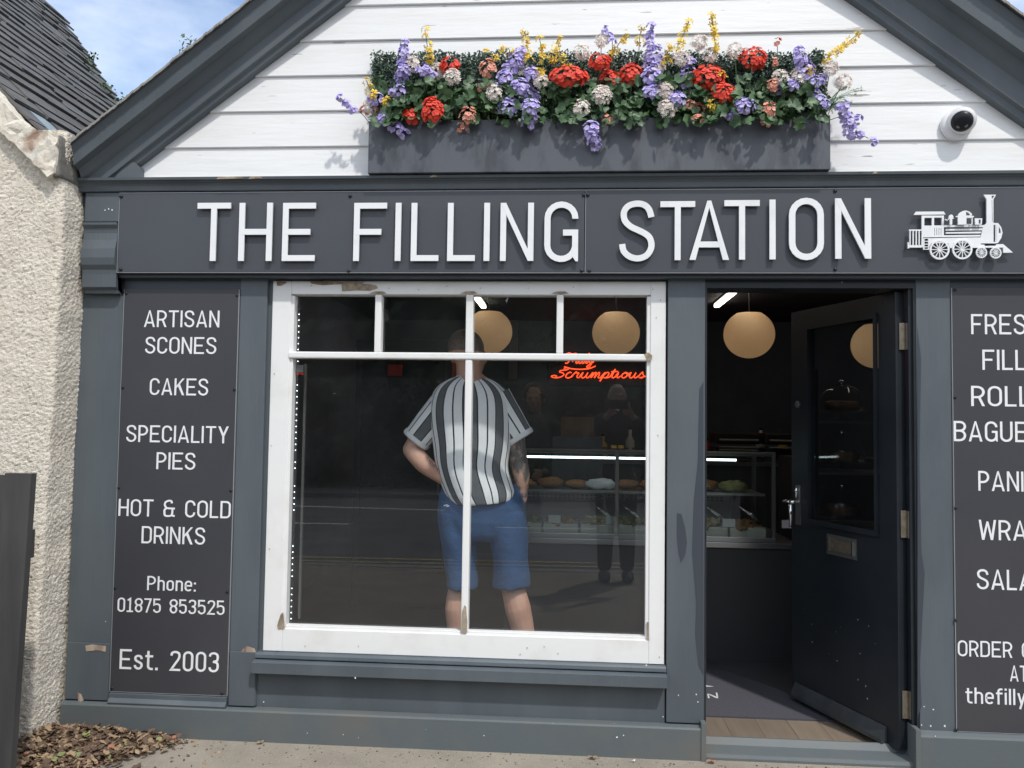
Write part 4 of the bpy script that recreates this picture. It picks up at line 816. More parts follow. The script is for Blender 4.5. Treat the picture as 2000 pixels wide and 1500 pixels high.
tag(mb.build('grass_blades', M['stemg']), 'narrow green leaf blades poking out among the planter flowers', 'foliage', kind='stuff')
# ------------------------------------------------------------------ neighbouring house
NY = -.18; NX = at(107, 500, NY).x
nb = empty('neighbour_house', (NX-1, NY, GZ), 'cream roughcast house with a slate roof on the left', 'house')
def rough_grid(P0, U, V, N, nu, nv, amp, name, m, parent, fade=None):
    v, f = [], []
    for j in range(nv+1):
        for i in range(nu+1):
            p = P0+U*(i/nu)+V*(j/nv); q = p*62; n_ = noise.noise(q)*.55+noise.noise(q*2.1)*.4+noise.noise(p*9)*.7
            v.append(tuple(p+N*(amp*n_)))
    for j in range(nv):
        for i in range(nu): a = j*(nu+1)+i; f.append((a, a+1, a+nu+2, a+nu+1))
    me = bpy.data.meshes.new(name); me.from_pydata(v, [], f); return link(name, me, m, parent, False)
# one continuous wall sheet: front, rounded corner, return
v, f = [], []; cols = []
rc = .02
for i in range(105): cols.append((Vector((NX-rc-.62+.62*i/104, NY, 0)), Vector((0, -1, 0))))
for i in range(1, 6): a = R(90*i/6); cols.append((Vector((NX-rc+rc*math.sin(a), NY+rc-rc*math.cos(a), 0)), Vector((math.sin(a), -math.cos(a), 0))))
for i in range(48): cols.append((Vector((NX, NY+rc+.27*i/47, 0)), Vector((1, 0, 0))))
nv = 500; ztop = 2.62
for j in range(nv+1):
    z = GZ-.05+(ztop-GZ+.05)*j/nv
    for p, n_ in cols:
        q = Vector((p.x, p.y, z)); s_ = Vector((q.x*84, q.y*84, q.z*105)); k = (1-2.2*abs(noise.noise(s_)))*.55+noise.noise(s_*2.1)*.6+noise.noise(q*7)*.45
        q = q+n_*(.0080*k); q.x += .012*noise.noise(Vector((0, 0, z*6)))*(1 if n_.x > .5 else 0)
        # the wall leans out slightly towards its foot
        q.x += min(.020, .020-.042*(1-(z-.06)/1.9))
        v.append(tuple(q))
nc = len(cols)
for j in range(nv):
    for i in range(nc-1): a = j*nc+i; f.append((a, a+1, a+nc+1, a+nc))
me = bpy.data.meshes.new('wall'); me.from_pydata(v, [], f)
link('wall', me, M['render'], nb, True)
MB().box(-7, NX-.55, NY+.02, 6, 0, 2.6).build('side_wall', M['render'], nb)
MB().box(NX-.6, NX-.06, NY+.06, 6, 0, 2.55).build('inner_wall', M['render'], nb)
# skew stone along the gable edge
SKY = NY-.045
A1, A2, A3, A4 = at(-260, -55, SKY), at(107, 268, SKY), at(103, 342, SKY), at(90, 345, SKY)
A5 = at(-20, 238, SKY); A6 = at(-300, -20, SKY)
b = MB(); outline = [at(-300, -110, SKY), at(-10, 178, SKY), at(25, 222, SKY), at(58, 248, SKY), at(84, 256, SKY), at(108, 262, SKY), at(110, 300, SKY), at(106, 334, SKY), at(92, 345, SKY), at(72, 326, SKY), at(40, 292, SKY), at(0, 258, SKY), at(-300, -20, SKY)]
b.prism(outline, (0, .20, 0)); o = b.build('skew_stone', M['skew'], nb)
bm = bmesh.new(); bm.from_mesh(o.data); bmesh.ops.triangulate(bm, faces=[f_ for f_ in bm.faces if len(f_.verts) > 4]); bmesh.ops.subdivide_edges(bm, edges=[e for e in bm.edges if e.calc_length() > .04], cuts=4, use_grid_fill=True)
for v_ in bm.verts: v_.co += Vector((noise.noise(v_.co*37), noise.noise(v_.co*37+Vector((5, 0, 0))), noise.noise(v_.co*37+Vector((0, 9, 0)))))*.010
bm.to_mesh(o.data); bm.free(); o.data.polygons.foreach_set('use_smooth', [False]*len(o.data.polygons))
# gable wall above the grid
b = MB(); q = [at(-300, -20, NY+.03), at(110, 345, NY+.03)]; b.prism([(q[0].x, NY+.03, q[0].z), (q[1].x-.05, NY+.03, q[1].z), (q[1].x-.05, NY+.03, 2.3), (q[0].x, NY+.03, 2.3)], (0, .1, 0)); b.build('gable', M['render'], nb)
# stone putlog beside the skew end, in the gap
b = MB(); b.box(NX-.02, NX+.022, NY-.030, -.02, at(107, 343, NY-.035).z, at(110, 262, NY-.035).z, .01); o = b.build('eaves_stone', mat('grey_eaves_stone', (.15, .145, .135), .9, col2=(.30, .28, .25), vscale=12, vlo=.5, vhi=.75, bump=1, bscale=30, bdist=.006), nb)
# roof plane: eaves line at x = NX+.10; slope rises to the left
EX = at(100, 306, NY).x; EZ = at(100, 306, NY).z; RP = 1.12
def roofhit(px, py):
    d = _r*((px-1000)/FPX)-_u*((py-750)/FPX)+_f       # CAM + t d :  z = EZ + RP*(EX-x)
    t = (EZ+RP*(EX-CAM.x)-CAM.z)/(d.z+RP*d.x); return CAM+d*t
far0, far1 = roofhit(95, 0), roofhit(237, 217)
L1, L2 = roofhit(0, 170), roofhit(168, 282)
un = Vector((-1, 0, RP)).normalized(); nn = Vector((RP, 0, 1)).normalized()
def farY(s):    # far verge as a function of the distance up the slope
    s0 = (far1-Vector((EX, far1.y, EZ))).length; s1 = (far0-Vector((EX, far0.y, EZ))).length
    return far1.y+(far0.y-far1.y)*(s-s0)/(s1-s0)
rs = MB(); rr_ = random.Random(4); row = 0; s = 0.0; pale = {(1, 1), (2, 2)}
RFar = lambda s: max(.5, min(3.2, farY(s)))
b = MB(); 
while s < 2.6:
    ye = RFar(s); y = NY+.005+rr_.uniform(0, .03)+(.08 if s < .06 else 0); k = 0
    while y < ye:
        wd = rr_.uniform(.17, .30) if k else rr_.uniform(.08, .24); y1 = min(y+wd, ye); 
        if y1-y > .03:
            s0 = s+rr_.uniform(-.014, .014); lift = .024+rr_.uniform(-.004, .008); tk = rr_.uniform(.010, .018)
            p = lambda ss, yy, h_: Vector((EX, yy, EZ))+un*ss+nn*h_
            g = .002
            v8 = [p(s0, y+g, lift), p(s0+rr_.uniform(-.006, .006), y1-g, lift), p(s0+.22, y1-g, .004), p(s0+.22, y+g, .004), p(s0, y+g, lift+tk), p(s0+rr_.uniform(-.006, .006), y1-g, lift+tk), p(s0+.22, y1-g, .004+tk), p(s0+.22, y+g, .004+tk)]
            b.cur = 2 if (row, k) in pale else (1 if rr_.random() < .35 else 0)
            b.add(v8, [(0, 3, 2, 1), (4, 5, 6, 7), (0, 1, 5, 4), (1, 2, 6, 5), (2, 3, 7, 6), (3, 0, 4, 7)])
        y = y1; k += 1
    s += .105; row += 1
b.build('slate_roof', [M['slate1'], M['slate2'], M['slate3']], nb)
b = MB(); p = lambda ss, yy, h_: Vector((EX, yy, EZ))+un*ss+nn*h_
b.add([p(-.02, NY, -.01), p(-.02, RFar(0), -.01), p(2.7, RFar(2.7), -.01), p(2.7, NY, -.01)], [(0, 1, 2, 3)]); b.build('roof_deck', M['slate2'], nb)
b = MB(); b.tube(spline([roofhit(-30, 140), roofhit(0, 165), roofhit(14, 180), roofhit(19, 196)], 6), .004, 6); tag(b.build('cable', M['cable']), 'thin white cable lying on the slates of the left house', 'cable')
for i, (px, py, h_) in enumerate(((176, 150, .16), (200, 180, .07), (243, 212, .09))):
    c = roofhit(px-2, py+4) if i < 2 else at(238, 214, 1.2); mb = MB(); mb.tube([c-Vector((0, 0, .05)), c+Vector((.02, 0, h_*.5)), c+Vector((.03, 0, h_))], .004, 5)
    for _ in range(38):
        q = c+Vector((.02+rf.gauss(0, .025), rf.gauss(0, .03), rf.uniform(.2, 1.1)*h_)); d = Vector((rf.gauss(0, 1), rf.gauss(0, 1), rf.gauss(0, 1))).normalized()*.022; e_ = d.orthogonal().normalized()*.008; mb.add([q, q+d*.5+e_, q+d, q+d*.5-e_], [(0, 1, 2, 3)])
    tag(mb.build('roof_weed', M['leafA']), ['largest green weed rooted on the verge of the left house roof', 'tiny weed tuft low on the left house roof verge', 'small green weed in the valley where the two roofs meet'][i], 'plant')
# ------------------------------------------------------------------ fence at the lower left
FY = -.62
fe = empty('fence', at(30, 1440, FY), 'dark stained board fence in front of the left house', 'fence')
xs = [at(p_, 1000, FY).x for p_ in (-420, -330, -245, -160, -78, 10, 63)]
for i in range(len(xs)-1):
    zt_ = at(30, 926, FY).z+(.003 if i % 2 else -.004); y_ = FY-(.012 if i % 2 else 0); l_ = -.035
    MB().prism([(xs[i]+.001+l_, y_, GZ), (xs[i+1]-.001+l_, y_, GZ), (xs[i+1]-.001, y_, zt_), (xs[i]+.001, y_, zt_)], (0, FY+.018-y_, 0)).build('board', M['fence'], fe)
# shape the last boards to lean a little like in the photo
MB().box(xs[0], xs[-1]-.02, FY+.019, FY+.05, .9, 1.0).build('rail', M['fence'], fe)
# ------------------------------------------------------------------ fallen leaves
rl_ = random.Random(9)
def hmound(x, y):
    ex = .046*math.exp(-((x+2.0)/.26)**2-((y+.12)/.16)**2)*(1+.5*noise.noise(Vector((x*9, y*9, 0))))+.035*math.exp(-((x+2.35)/.5)**2-((y+.55)/.35)**2)
    return GZ+.004+ex
v, f, mi = [], [], []
nx_, ny_ = 60, 40
for j in range(ny_+1):
    for i in range(nx_+1):
        x = -3.1+1.55*i/nx_; y = -1.35+1.33*j/ny_; e_ = min(1, max(0, (-1.62-x+.12*noise.noise(Vector((y*7, 0, 0)))-(.55*max(0, -y-.1)))*6)); v.append((x, y, GZ-.01+(hmound(x, y)-GZ+.012)*e_+.006*noise.noise(Vector((x*30, y*30, 0)))*e_))
for j in range(ny_):
    for i in range(nx_): a = j*(nx_+1)+i; f.append((a, a+1, a+nx_+2, a+nx_+1)); mi.append(4)
for _ in range(5600):
    while True:
        x = -3.0+1.65*rl_.random(); y = -1.3+1.26*rl_.random()**.7
        lim = -1.60-.62*max(0, -y-.08)+rl_.gauss(0, .035)
        if x < lim or (x < -1.30-.4*max(0, -y) and rl_.random() < .035): break
    if x < NX-.02 and y > NY: continue
    onm = x < -1.62; z = (hmound(x, y) if onm else GZ)+rl_.uniform(.002, .016 if onm else .004)
    n = Vector((rl_.gauss(0, .5), rl_.gauss(0, .5), 1)).normalized(); a = Matrix.Rotation(rl_.uniform(0, 6.28), 3, n) @ n.orthogonal().normalized(); q = n.cross(a); s_ = rl_.uniform(.007, .022)*(1 if x < -1.62 else .6); c = Vector((x, y, z)); i = len(v); cu = rl_.uniform(-.5, .6)
    ring_ = [(1, 0, .3), (.5, .42, .0), (-.1, .55, .25), (-.6, .3, 0), (-1, 0, .35), (-.55, -.35, 0), (.0, -.5, .25), (.55, -.36, 0)]
    v += [tuple(c+a*u_*s_+q*w_*s_*1.1+n*(h_*cu*s_*1.6)) for u_, w_, h_ in ring_]+[tuple(c)]
    k = rl_.random(); m_ = 0 if k < .44 else 1 if k < .93 else 3 if k < .95 else 2
    for t in range(8): f.append((i+8, i+t, i+(t+1) % 8)); mi.append(m_)
me = bpy.data.meshes.new('leaf_litter'); me.from_pydata(v, [], f); me.polygons.foreach_set('material_index', mi)
tag(link('leaf_litter', me, [M['litA'], M['litB'], M['litC'], M['litD'], M['soil']]), 'heap of dry brown fallen leaves at the foot of the cream wall', 'leaves', kind='stuff')
def ground_leaf(px, py, Y, s_, m, lab):
    c = at(px, py, Y); c.z = GZ+.006; mb = MB(); pts = []
    for k in range(11):
        t = 2*math.pi*k/11; r_ = s_*(1 if k % 2 else .6); pts.append(c+Vector((math.cos(t)*r_, math.sin(t)*r_*.7, rf.uniform(0, .5)*s_)))
    mb.add([c]+pts, [(0, k, k % 11+1) for k in range(1, 12)]); tag(mb.build('fallen_leaf', m), lab, 'leaf', 'single leaves on the pavement')
ground_leaf(508, 1443, -.05, .018, M['litA'], 'curled tan leaf against the plinth below the left end of the window')
ground_leaf(1158, 1478, -.06, .022, M['litA'], 'tan leaf beside the plinth below the right end of the window')
ground_leaf(1390, 1470, -.05, .020, M['litD'], 'rusty orange leaf at the left end of the door step')
ground_leaf(1237, 1481, -.07, .010, M['paper'], 'small pale scrap on the pavement under the window')
b = MB()
for _ in range(420):
    x = rl_.uniform(-1.7, 2.2); y = -.04-abs(rl_.gauss(0, .10)); s_ = rl_.uniform(.0015, .005); z = GZ+.001
    b.prism([(x+math.cos(a)*s_*rl_.uniform(.5, 1.2), y+math.sin(a)*s_, z) for a in (0, 1.3, 2.5, 3.8, 5.0)], (0, 0, s_*.5)); b.mi[-7:] = [rl_.choice((0, 1, 2))]*7
tag(b.build('grit', [M['litA'], M['litB'], M['kerb']]), 'fine grit and leaf crumbs lying along the foot of the plinth', 'grit', kind='stuff')
# ------------------------------------------------------------------ interior shell
b = MB(); b.add([(XL+.1, .13, FZ), (3.3, .13, FZ), (3.3, 5, FZ), (XL+.1, 5, FZ)], [(0, 1, 2, 3)]); b.add([(.56, .1, FZ-.001), (1.377, .1, FZ-.001), (1.377, .14, FZ-.001), (.56, .14, FZ-.001)], [(0, 1, 2, 3)]); tag(b.build('floor', M['floor']), kind='structure')
b = MB(); b.box(XL+.1, 3.3, 4.9, 5.0, 0, 2.6); tag(b.build('wall_back', M['iwall']), kind='structure')
b = MB(); b.box(XL-.0, XL+.1, .141, 5.0, 0, 2.6); tag(b.build('wall_left', M['iwall']), kind='structure')
b = MB(); b.box(3.3, 3.4, .141, 5.0, 0, 2.6); b.box(XR, 3.4, .02, .141, 0, 2.6); tag(b.build('wall_right', M['iwall']), kind='structure')
b = MB(); b.box(XL, 3.4, .16, 5.0, 2.46, 2.6); tag(b.build('ceiling', M['iceil']), kind='structure')
b = MB().add([(XL+.1, .50, FZ+.003), (3.3, .50, FZ+.003), (3.3, 5, FZ+.003), (XL+.1, 5, FZ+.003)], [(0, 1, 2, 3)]); tag(b.build('floor_inner', mat('dark_vinyl_floor', (.055, .056, .062), .6, col2=(.07, .07, .074), vscale=4)), kind='structure')
# mat with pale marks
b = MB(); mp0 = (.30, 1.30, .26, 1.25); b.prism([(.2, .40, FZ), (1.24, .40, FZ), (1.24, .52, FZ), (.84, 1.12, FZ), (.2, 1.12, FZ)], (0, 0, .008)); dm = b.build('door_mat', M['mat']); tag(dm, 'dark blue grey door mat lying just inside the doorway', 'door mat')
b = MB()
def mk(pts): b.add([(x, y, FZ+.0088) for x, y in pts], [list(range(len(pts)))])
def fl(px, py):
    d = _r*((px-1000)/FPX)-_u*((py-750)/FPX)+_f; t = (FZ+.008-CAM.z)/d.z; q = CAM+d*t; return (q.x, q.y)
mk([fl(1366, 1337), fl(1395, 1341), fl(1366, 1342)][::1])
for seg in ([(1381, 1355), (1383, 1364), (1386, 1364), (1384, 1355)], [(1381, 1355), (1384, 1355), (1402, 1362), (1399, 1364)], [(1398, 1353), (1401, 1353), (1403, 1364), (1400, 1364)]): mk([fl(*q) for q in seg])
b.build('mat_lettering', M['letter'], dm)
# ------------------------------------------------------------------ counter and glass case
CY = 1.28; cx0, cx1 = at(985, 1055, CY).x, at(1557, 1062, CY).x; cz = at(1300, 1056, CY).z
ct = empty('counter', ((cx0+cx1)/2, CY, FZ), 'dark fronted shop counter with a steel edge under the glass food case', 'counter')
MB().box(cx0, cx1, CY+.02, CY+.75, FZ, cz-.03).build('front_panel', M['counter'], ct)
b = MB(); b.box(cx0-.01, cx1+.01, CY, CY+.78, cz-.032, cz-.002, .002); b.build('worktop', M['steel'], ct)
kx1 = at(1515, 1050, CY+.01).x; kz1 = at(1300, 880, CY+.02).z
ca = empty('display_case', ((cx0+kx1)/2, CY+.3, cz), 'glass fronted chilled food case lit by a white strip lamp', 'display case')
b = MB(); b.box(cx0, kx1, CY+.006, CY+.03, cz, cz+.028, .002); b.box(cx0, kx1, CY+.5, CY+.55, cz, cz+.03); b.build('base_rail', M['steel'], ca)
b = MB(); b.box(kx1-.02, kx1, CY+.01, CY+.035, cz+.028, kz1); b.box(cx0, kx1-.02, CY+.01, CY+.03, kz1-.008, kz1); b.box(kx1-.02, kx1, CY+.5, CY+.53, cz+.03, kz1); b.box(cx0, kx1, CY+.04, CY+.10, kz1-.026, kz1-.012); b.build('case_frame', M['steel_dark'], ca)
px_ = at(1205, 950, CY+.01).x; MB().box(px_-.010, px_+.010, CY-.004, CY+.008, cz+.02, kz1-.002).build('post', M['steel_dark'], ca)
b = MB(); b.box(px_-.035, px_-.004, CY, CY+.02, kz1+.008, kz1+.026, .003); b.box(px_+.004, px_+.035, CY, CY+.02, kz1+.008, kz1+.026, .003); tag(b.build('yellow_clip', M['yellow']), 'small yellow plastic clip on top of the steel post of the food case', 'clip')
MB().box(cx0+.002, kx1-.022, CY+.013, CY+.018, cz+.03, kz1-.010).build('pane', M['cglass'], ca)
b = MB(); b.add([(cx0, CY+.03, kz1+.001), (kx1, CY+.03, kz1+.001), (kx1, CY+.52, kz1+.001), (cx0, CY+.52, kz1+.001)], [(0, 1, 2, 3)]); b.build('pane', M['cglass'], ca)
lx1 = at(1437, 900, CY+.06).x; lz = at(1300, 896, CY+.06).z
MB().box(cx0, lx1, CY+.040, CY+.050, lz-.006, lz+.006, .001).build('lamp', M['led'], ca)
b = MB(); mz = cz+(kz1-cz)*.50; b.box(cx0, kx1-.03, CY+.14, CY+.50, mz, mz+.006); b.build('shelf', M['steel'], ca)
b = MB(); b.box(cx0, kx1-.03, CY+.132, CY+.139, mz-.004, mz+.012); b.build('shelf_edge', M['steel'], ca)
b = MB(); b.box(cx0, kx1-.15, CY+.52, CY+.535, cz+.03, mz-.02)
b.build('back_panel', mat('vented_white_panel', (.40, .42, .42), .5), ca)
b = MB()
for k in range(46):
    for j in range(2): xx = cx0+.05+k*.028; b.box(xx, xx+.018, CY+.5175, CY+.5195, mz-.055-j*.018, mz-.047-j*.018)
b.build('vent_slot', M['black'], ca)
# food on the lower deck and the shelf
fr_ = random.Random(31); fills = [('salad', 'green salad filling'), ('tomato', 'chopped red filling'), ('cream', 'pale creamy filling'), ('salad', 'leafy salad mix'), ('tomato', 'grated orange filling'), ('cream', 'egg mayonnaise filling'), ('tomato', 'tomato filling')]
nn_ = 7; dx = (kx1-.04-cx0)/nn_
for i in range(nn_):
    x = cx0+.01+dx*i; o = MB().box(x, x+dx-.012, CY+.05, CY+.30, cz+.004, cz+.075, .006).build('food_tub', M['film']); tag(o, 'clear tub of '+fills[i][1]+' in the food case, '+ordn(i+1)+' from the left', 'tub', 'tubs of filling in the food case')
    mb = MB(); mb.blob((x+dx/2-.006, CY+.175, cz+.07), (dx/2-.02, .11, .035), 22, 10, .9, 26, i*3.1); mb.build('filling', M[fills[i][0]], o)
for i in range(9):
    x = cx0+.10+i*(kx1-cx0-.2)/8.5; k = fr_.uniform(.05, .075); o = MB().blob((x, CY+.30+fr_.uniform(-.05, .05), mz+.006+k*.55), (k*1.35, k, k*.55), 18, 10, .25, 9, i).build('bread_roll', M['bread'], None, True); tag(o, 'crusty brown bread roll on the shelf of the food case, '+ordn(i+1)+' from the left', 'bread', 'rolls on the case shelf')
for i, px in enumerate((1180, 1235, 1395, 1460)):
    c = at(px, 1010, CY+.10); b = MB(); b.tube([c+Vector((-.05, .0, .06)), c+Vector((.03, -.01, .0)), c+Vector((.06, -.01, -.02))], .003, 6); b.tube([c+Vector((-.05, .0, .06)), c+Vector((.02, -.02, .02)), c+Vector((.05, -.03, -.005))], .003, 6)
    tag(b.build('serving_tongs', M['chrome'], None, True), 'steel serving tongs resting in the food case, '+ordn(i+1)+' from the left', 'tongs', 'tongs in the food case')
# grills on the back counter
bc = empty('back_counter', (1.0, 3.4, FZ), 'long dark work surface against the back of the shop', 'counter')
MB().box(-.3, 2.6, 3.1, 3.7, FZ, 1.10).build('cabinet', M['counter'], bc); MB().box(-.32, 2.62, 3.08, 3.72, 1.10, 1.13, .003).build('worktop', M['steel_dark'], bc)
for i, (px, wpx, lab) in enumerate(((1440, 82, 'wide black panini grill on the back counter behind the food case'), (1525, 60, 'narrower black panini grill to the right of the wide one'))):
    c = at(px, 860, 3.15); wd = wpx/1600*6.6; o = empty('panini_grill', (c.x, 3.3, 1.13), lab, 'grill', 'grills on the back counter')
    MB().box(c.x-wd/2, c.x+wd/2, 3.13, 3.45, 1.15, 1.24, .01).build('base', M['black'], o); MB().box(c.x-wd/2, c.x+wd/2, 3.12, 3.44, 1.27, 1.36, .012).build('lid', M['black'], o)
    b = MB(); b.tube([(c.x-wd/2+.02, 3.09, 1.30), (c.x+wd/2-.02, 3.09, 1.30)], .012, 8); b.tube([(c.x-wd/2+.02, 3.1, 1.245), (c.x+wd/2-.02, 3.1, 1.245)], .010, 8); b.build('handle', M['steel_dark'], o)
# cake shelves seen through the door glass
sx = at(1650, 900, 1.55).x
cs_ = empty('cake_shelves', (sx+.05, 1.62, FZ), 'dark shelving with glass cake domes behind the open door', 'shelves')
lev = [at(1650, y_, 1.55).z for y_ in (817, 916, 1022)]
b = MB(); b.box(sx-.20, sx-.18, 1.45, 1.85, FZ, 1.75); b.box(sx+.30, sx+.32, 1.45, 1.85, FZ, 1.75); b.build('upright', M['black'], cs_)
for z in lev: MB().box(sx-.18, sx+.30, 1.45, 1.85, z-.03, z-.015).build('shelf', M['steel_dark'], cs_)
for i, z in enumerate(lev):
    c = Vector((sx, 1.60, z)); nm = ['top', 'middle', 'bottom'][i]
    o = empty('cake_stand', c, 'glass cake stand and dome on the '+nm+' shelf behind the door', 'cake stand', 'cake stands on the shelves')
    MB().lathe(c, [(.07, -.014), (.06, -.006), (.012, .005), (.012, .03), (.02, .034), (.14, .038), (.145, .044), (.14, .046)], 28).build('stand', M['cglass'], o, True)
    MB().lathe(c, [(.125, .048), (.124, .10), (.11, .15), (.075, .185), (.03, .198), (.008, .20)], 28).build('dome', M['cglass'], o, True)
    MB().blob(c+Vector((0, 0, .215)), (.016, .016, .018), 12, 8).build('knob', M['chrome'], o, True)
    ck = MB().lathe(c, [(.09, .047), (.095, .06), (.093, .095), (.08, .104), (.01, .106)], 24).build('cake', M['cake'], None, True); tag(ck, ['brown round cake', 'chocolate layer cake', 'golden brown tart'][i]+' under the glass dome on the '+nm+' shelf', 'cake', 'cakes under domes')
c = at(1645, 955, 2.3); o = MB().box(c.x-.16, c.x+.13, 2.3, 2.5, c.z-.22, c.z+.0, .002).build('white_box', M['paper']); tag(o, 'plain white carton behind the bottom cake stand', 'box')
MB().box(c.x-.12, c.x+.13, 2.31, 2.49, c.z+.001, c.z+.05, .002).build('lid', M['card'], o)
c = at(1002, 672, 4.85); tag(MB().box(c.x-.045, c.x+.045, 4.86, 4.89, c.z-.36, c.z+.30, .002).build('wall_poster', mat('pale_poster', (.30, .31, .33), .7)), 'tall narrow pale poster on the back wall to the right of the man', 'poster')
for i, (px, h_, cm) in enumerate(((1092, .22, 'card'), (1180, .18, 'yellow'), (1235, .24, 'film'), (1390, .16, 'red'), (1500, .25, 'film'), (1545, .2, 'yellow'))):
    c = at(px, 830, 3.3); o = MB().lathe((c.x, 3.55, 1.13), [(.035, 0), (.038, .01), (.038, h_*.6), (.014, h_*.78), (.014, h_)], 14).build('sauce_bottle', M[cm], None, True); tag(o, 'sauce bottle on the back work surface, '+ordn(i+1)+' from the left', 'bottle', 'bottles on the back work surface')
    MB().lathe((c.x, 3.55, 1.13+h_), [(.016, 0), (.016, .02)], 10).build('cap', M['black'], o)
for i in range(5):
    x = cx0+.25+i*.33; o = MB().box(x, x+.07, CY+.045, CY+.048, cz+.080, cz+.125).build('price_card', M['paper']); tag(o, 'blank white price card clipped to a food tub, '+ordn(i+1)+' from the left', 'card', 'price cards in the food case')
for i, (x, m__, lb) in enumerate(((cx0+.55, 'paper', 'paper wrapped sandwich'), (cx0+1.0, 'cake', 'dark sliced cake'), (kx1-.42, 'cream', 'pale filled baguette'), (kx1-.2, 'salad', 'green salad bowl'))):
    o = MB().blob((x, CY+.20, mz+.04), (.085, .05, .038), 16, 8, .35, 12, i*5).build('deli_item', M[m__], None, True); tag(o, lb+' at the front of the case shelf', 'food')
# dark plinth for the carton so that it rests on something
tag(MB().box(c.x-.25, c.x+.4, 2.2, 2.7, FZ, c.z-.222).build('side_cabinet', M['counter']), 'low dark cabinet behind the cake shelves', 'cabinet')
# fridge-like cabinet at the left and the red notice
fg = empty('drinks_fridge', (-1.2, 2.6, FZ), 'dark upright drinks fridge by the left wall of the shop', 'fridge')
MB().box(-1.55, -.85, 2.35, 2.95, FZ, 2.0, .01).build('body', M['black'], fg); MB().box(-1.50, -.90, 2.335, 2.349, .35, 1.9, .003).build('door', mat('fridge_door_glass', (.02, .022, .026), .15), fg)
MB().tube([(-.93, 2.31, .9), (-.93, 2.31, 1.5)], .01, 8).build('handle', M['steel_dark'], fg)
c = at(772, 722, 2.33); tag(MB().box(c.x-.05, c.x+.05, 2.31, 2.332, c.z-.045, c.z+.035, .001).build('red_slab', M['red']), 'small red notice on the dark fridge inside the window', 'slab')  # thin red box set against the fridge front
# cardboard box, papers behind the case
c = at(1128, 830, 2.0)
tag(MB().box(c.x-.11, c.x+.11, 2.0, 2.2, kz1+.06, kz1+.19, .003).build('cardboard_box', M['card']), 'small open cardboard box on the case beside the till', 'box')
tag(MB().box(c.x-.16, c.x+.16, 1.82, 2.25, cz, kz1+.058).build('till_stand', M['counter']), 'dark till stand behind the food case', 'stand')
# ------------------------------------------------------------------ lights inside
GYY = 2.75
for i, (px, py, r_) in enumerate(((955, 648, 46), (1203, 650, 46), (1463, 653, 48), (1712, 674, 46))):
    c = at(px, py, GYY); k = r_/1600*(GYY+3.44); o = empty('pendant_lamp', c, 'round tan globe pendant lamp, '+['behind the man\'s head', 'above the red neon words', 'hanging in the open doorway', 'seen through the door glass'][i], 'lamp', 'globe pendant lamps')
    pr = [(k*math.sin(R(a)), k*.96*-math.cos(R(a))) for a in range(2, 150, 8)]+[(k*.50, k*.84)]
    MB().lathe(c, pr, 36).build('shade', M['globe'], o, True); MB().tube([c+Vector((0, 0, k*.84)), Vector((c.x, c.y, 2.46))], .004, 6).build('cord', M['cord'], o)
def ceil_hit(px, py, z=2.44):
    d = _r*((px-1000)/FPX)-_u*((py-750)/FPX)+_f; t = (z-CAM.z)/d.z; return CAM+d*t
for i, (p0, p1) in enumerate((((925, 579), (950, 598)), ((1437, 564), (1401, 596)))):
    a, c = ceil_hit(*p0), ceil_hit(*p1); b = MB(); xm = (a.x+c.x)/2; b.box(xm-.022, xm+.022, a.y, c.y, 2.42, 2.445, .006); o = b.build('tube', M['strip'])
    o.name = 'strip_light'; tag(o, 'warm ceiling strip light '+['left of the window centre bar', 'at the top left of the doorway'][i], 'light', 'strip lights on the ceiling')
    MB().box(xm-.03, xm+.03, a.y-.02, c.y+.02, 2.446, 2.459).build('casing', M['black'], o)
for i, (x, y0) in enumerate(((-.77, .75), (-.77, 1.95), (1.275, 1.95), (.25, 2.0), (2.0, 1.1))):  # extra lamps above the sight line, added to brighten the interior
    o = MB().box(x-.022, x+.022, y0, y0+.85, 2.42, 2.445, .006).build('strip_light', M['strip']); tag(o, 'unseen ceiling strip light added to brighten the shop, '+['near the left wall', 'further in at the left', 'further in over the door', 'further in over the counter', 'over the cake shelves'][i], 'light', 'strip lights on the ceiling')
    MB().box(x-.03, x+.03, y0-.02, y0+.87, 2.446, 2.459).build('casing', M['black'], o)
# neon words
NYY = 4.86
nz0 = lambda zx, zy: at(760+zx/3.409, 560+zy/3.409, NYY)
ne = empty('neon_sign', nz0(1390, 620), 'red neon sign in script reading Truly Scrumptious on the back wall', 'neon sign')
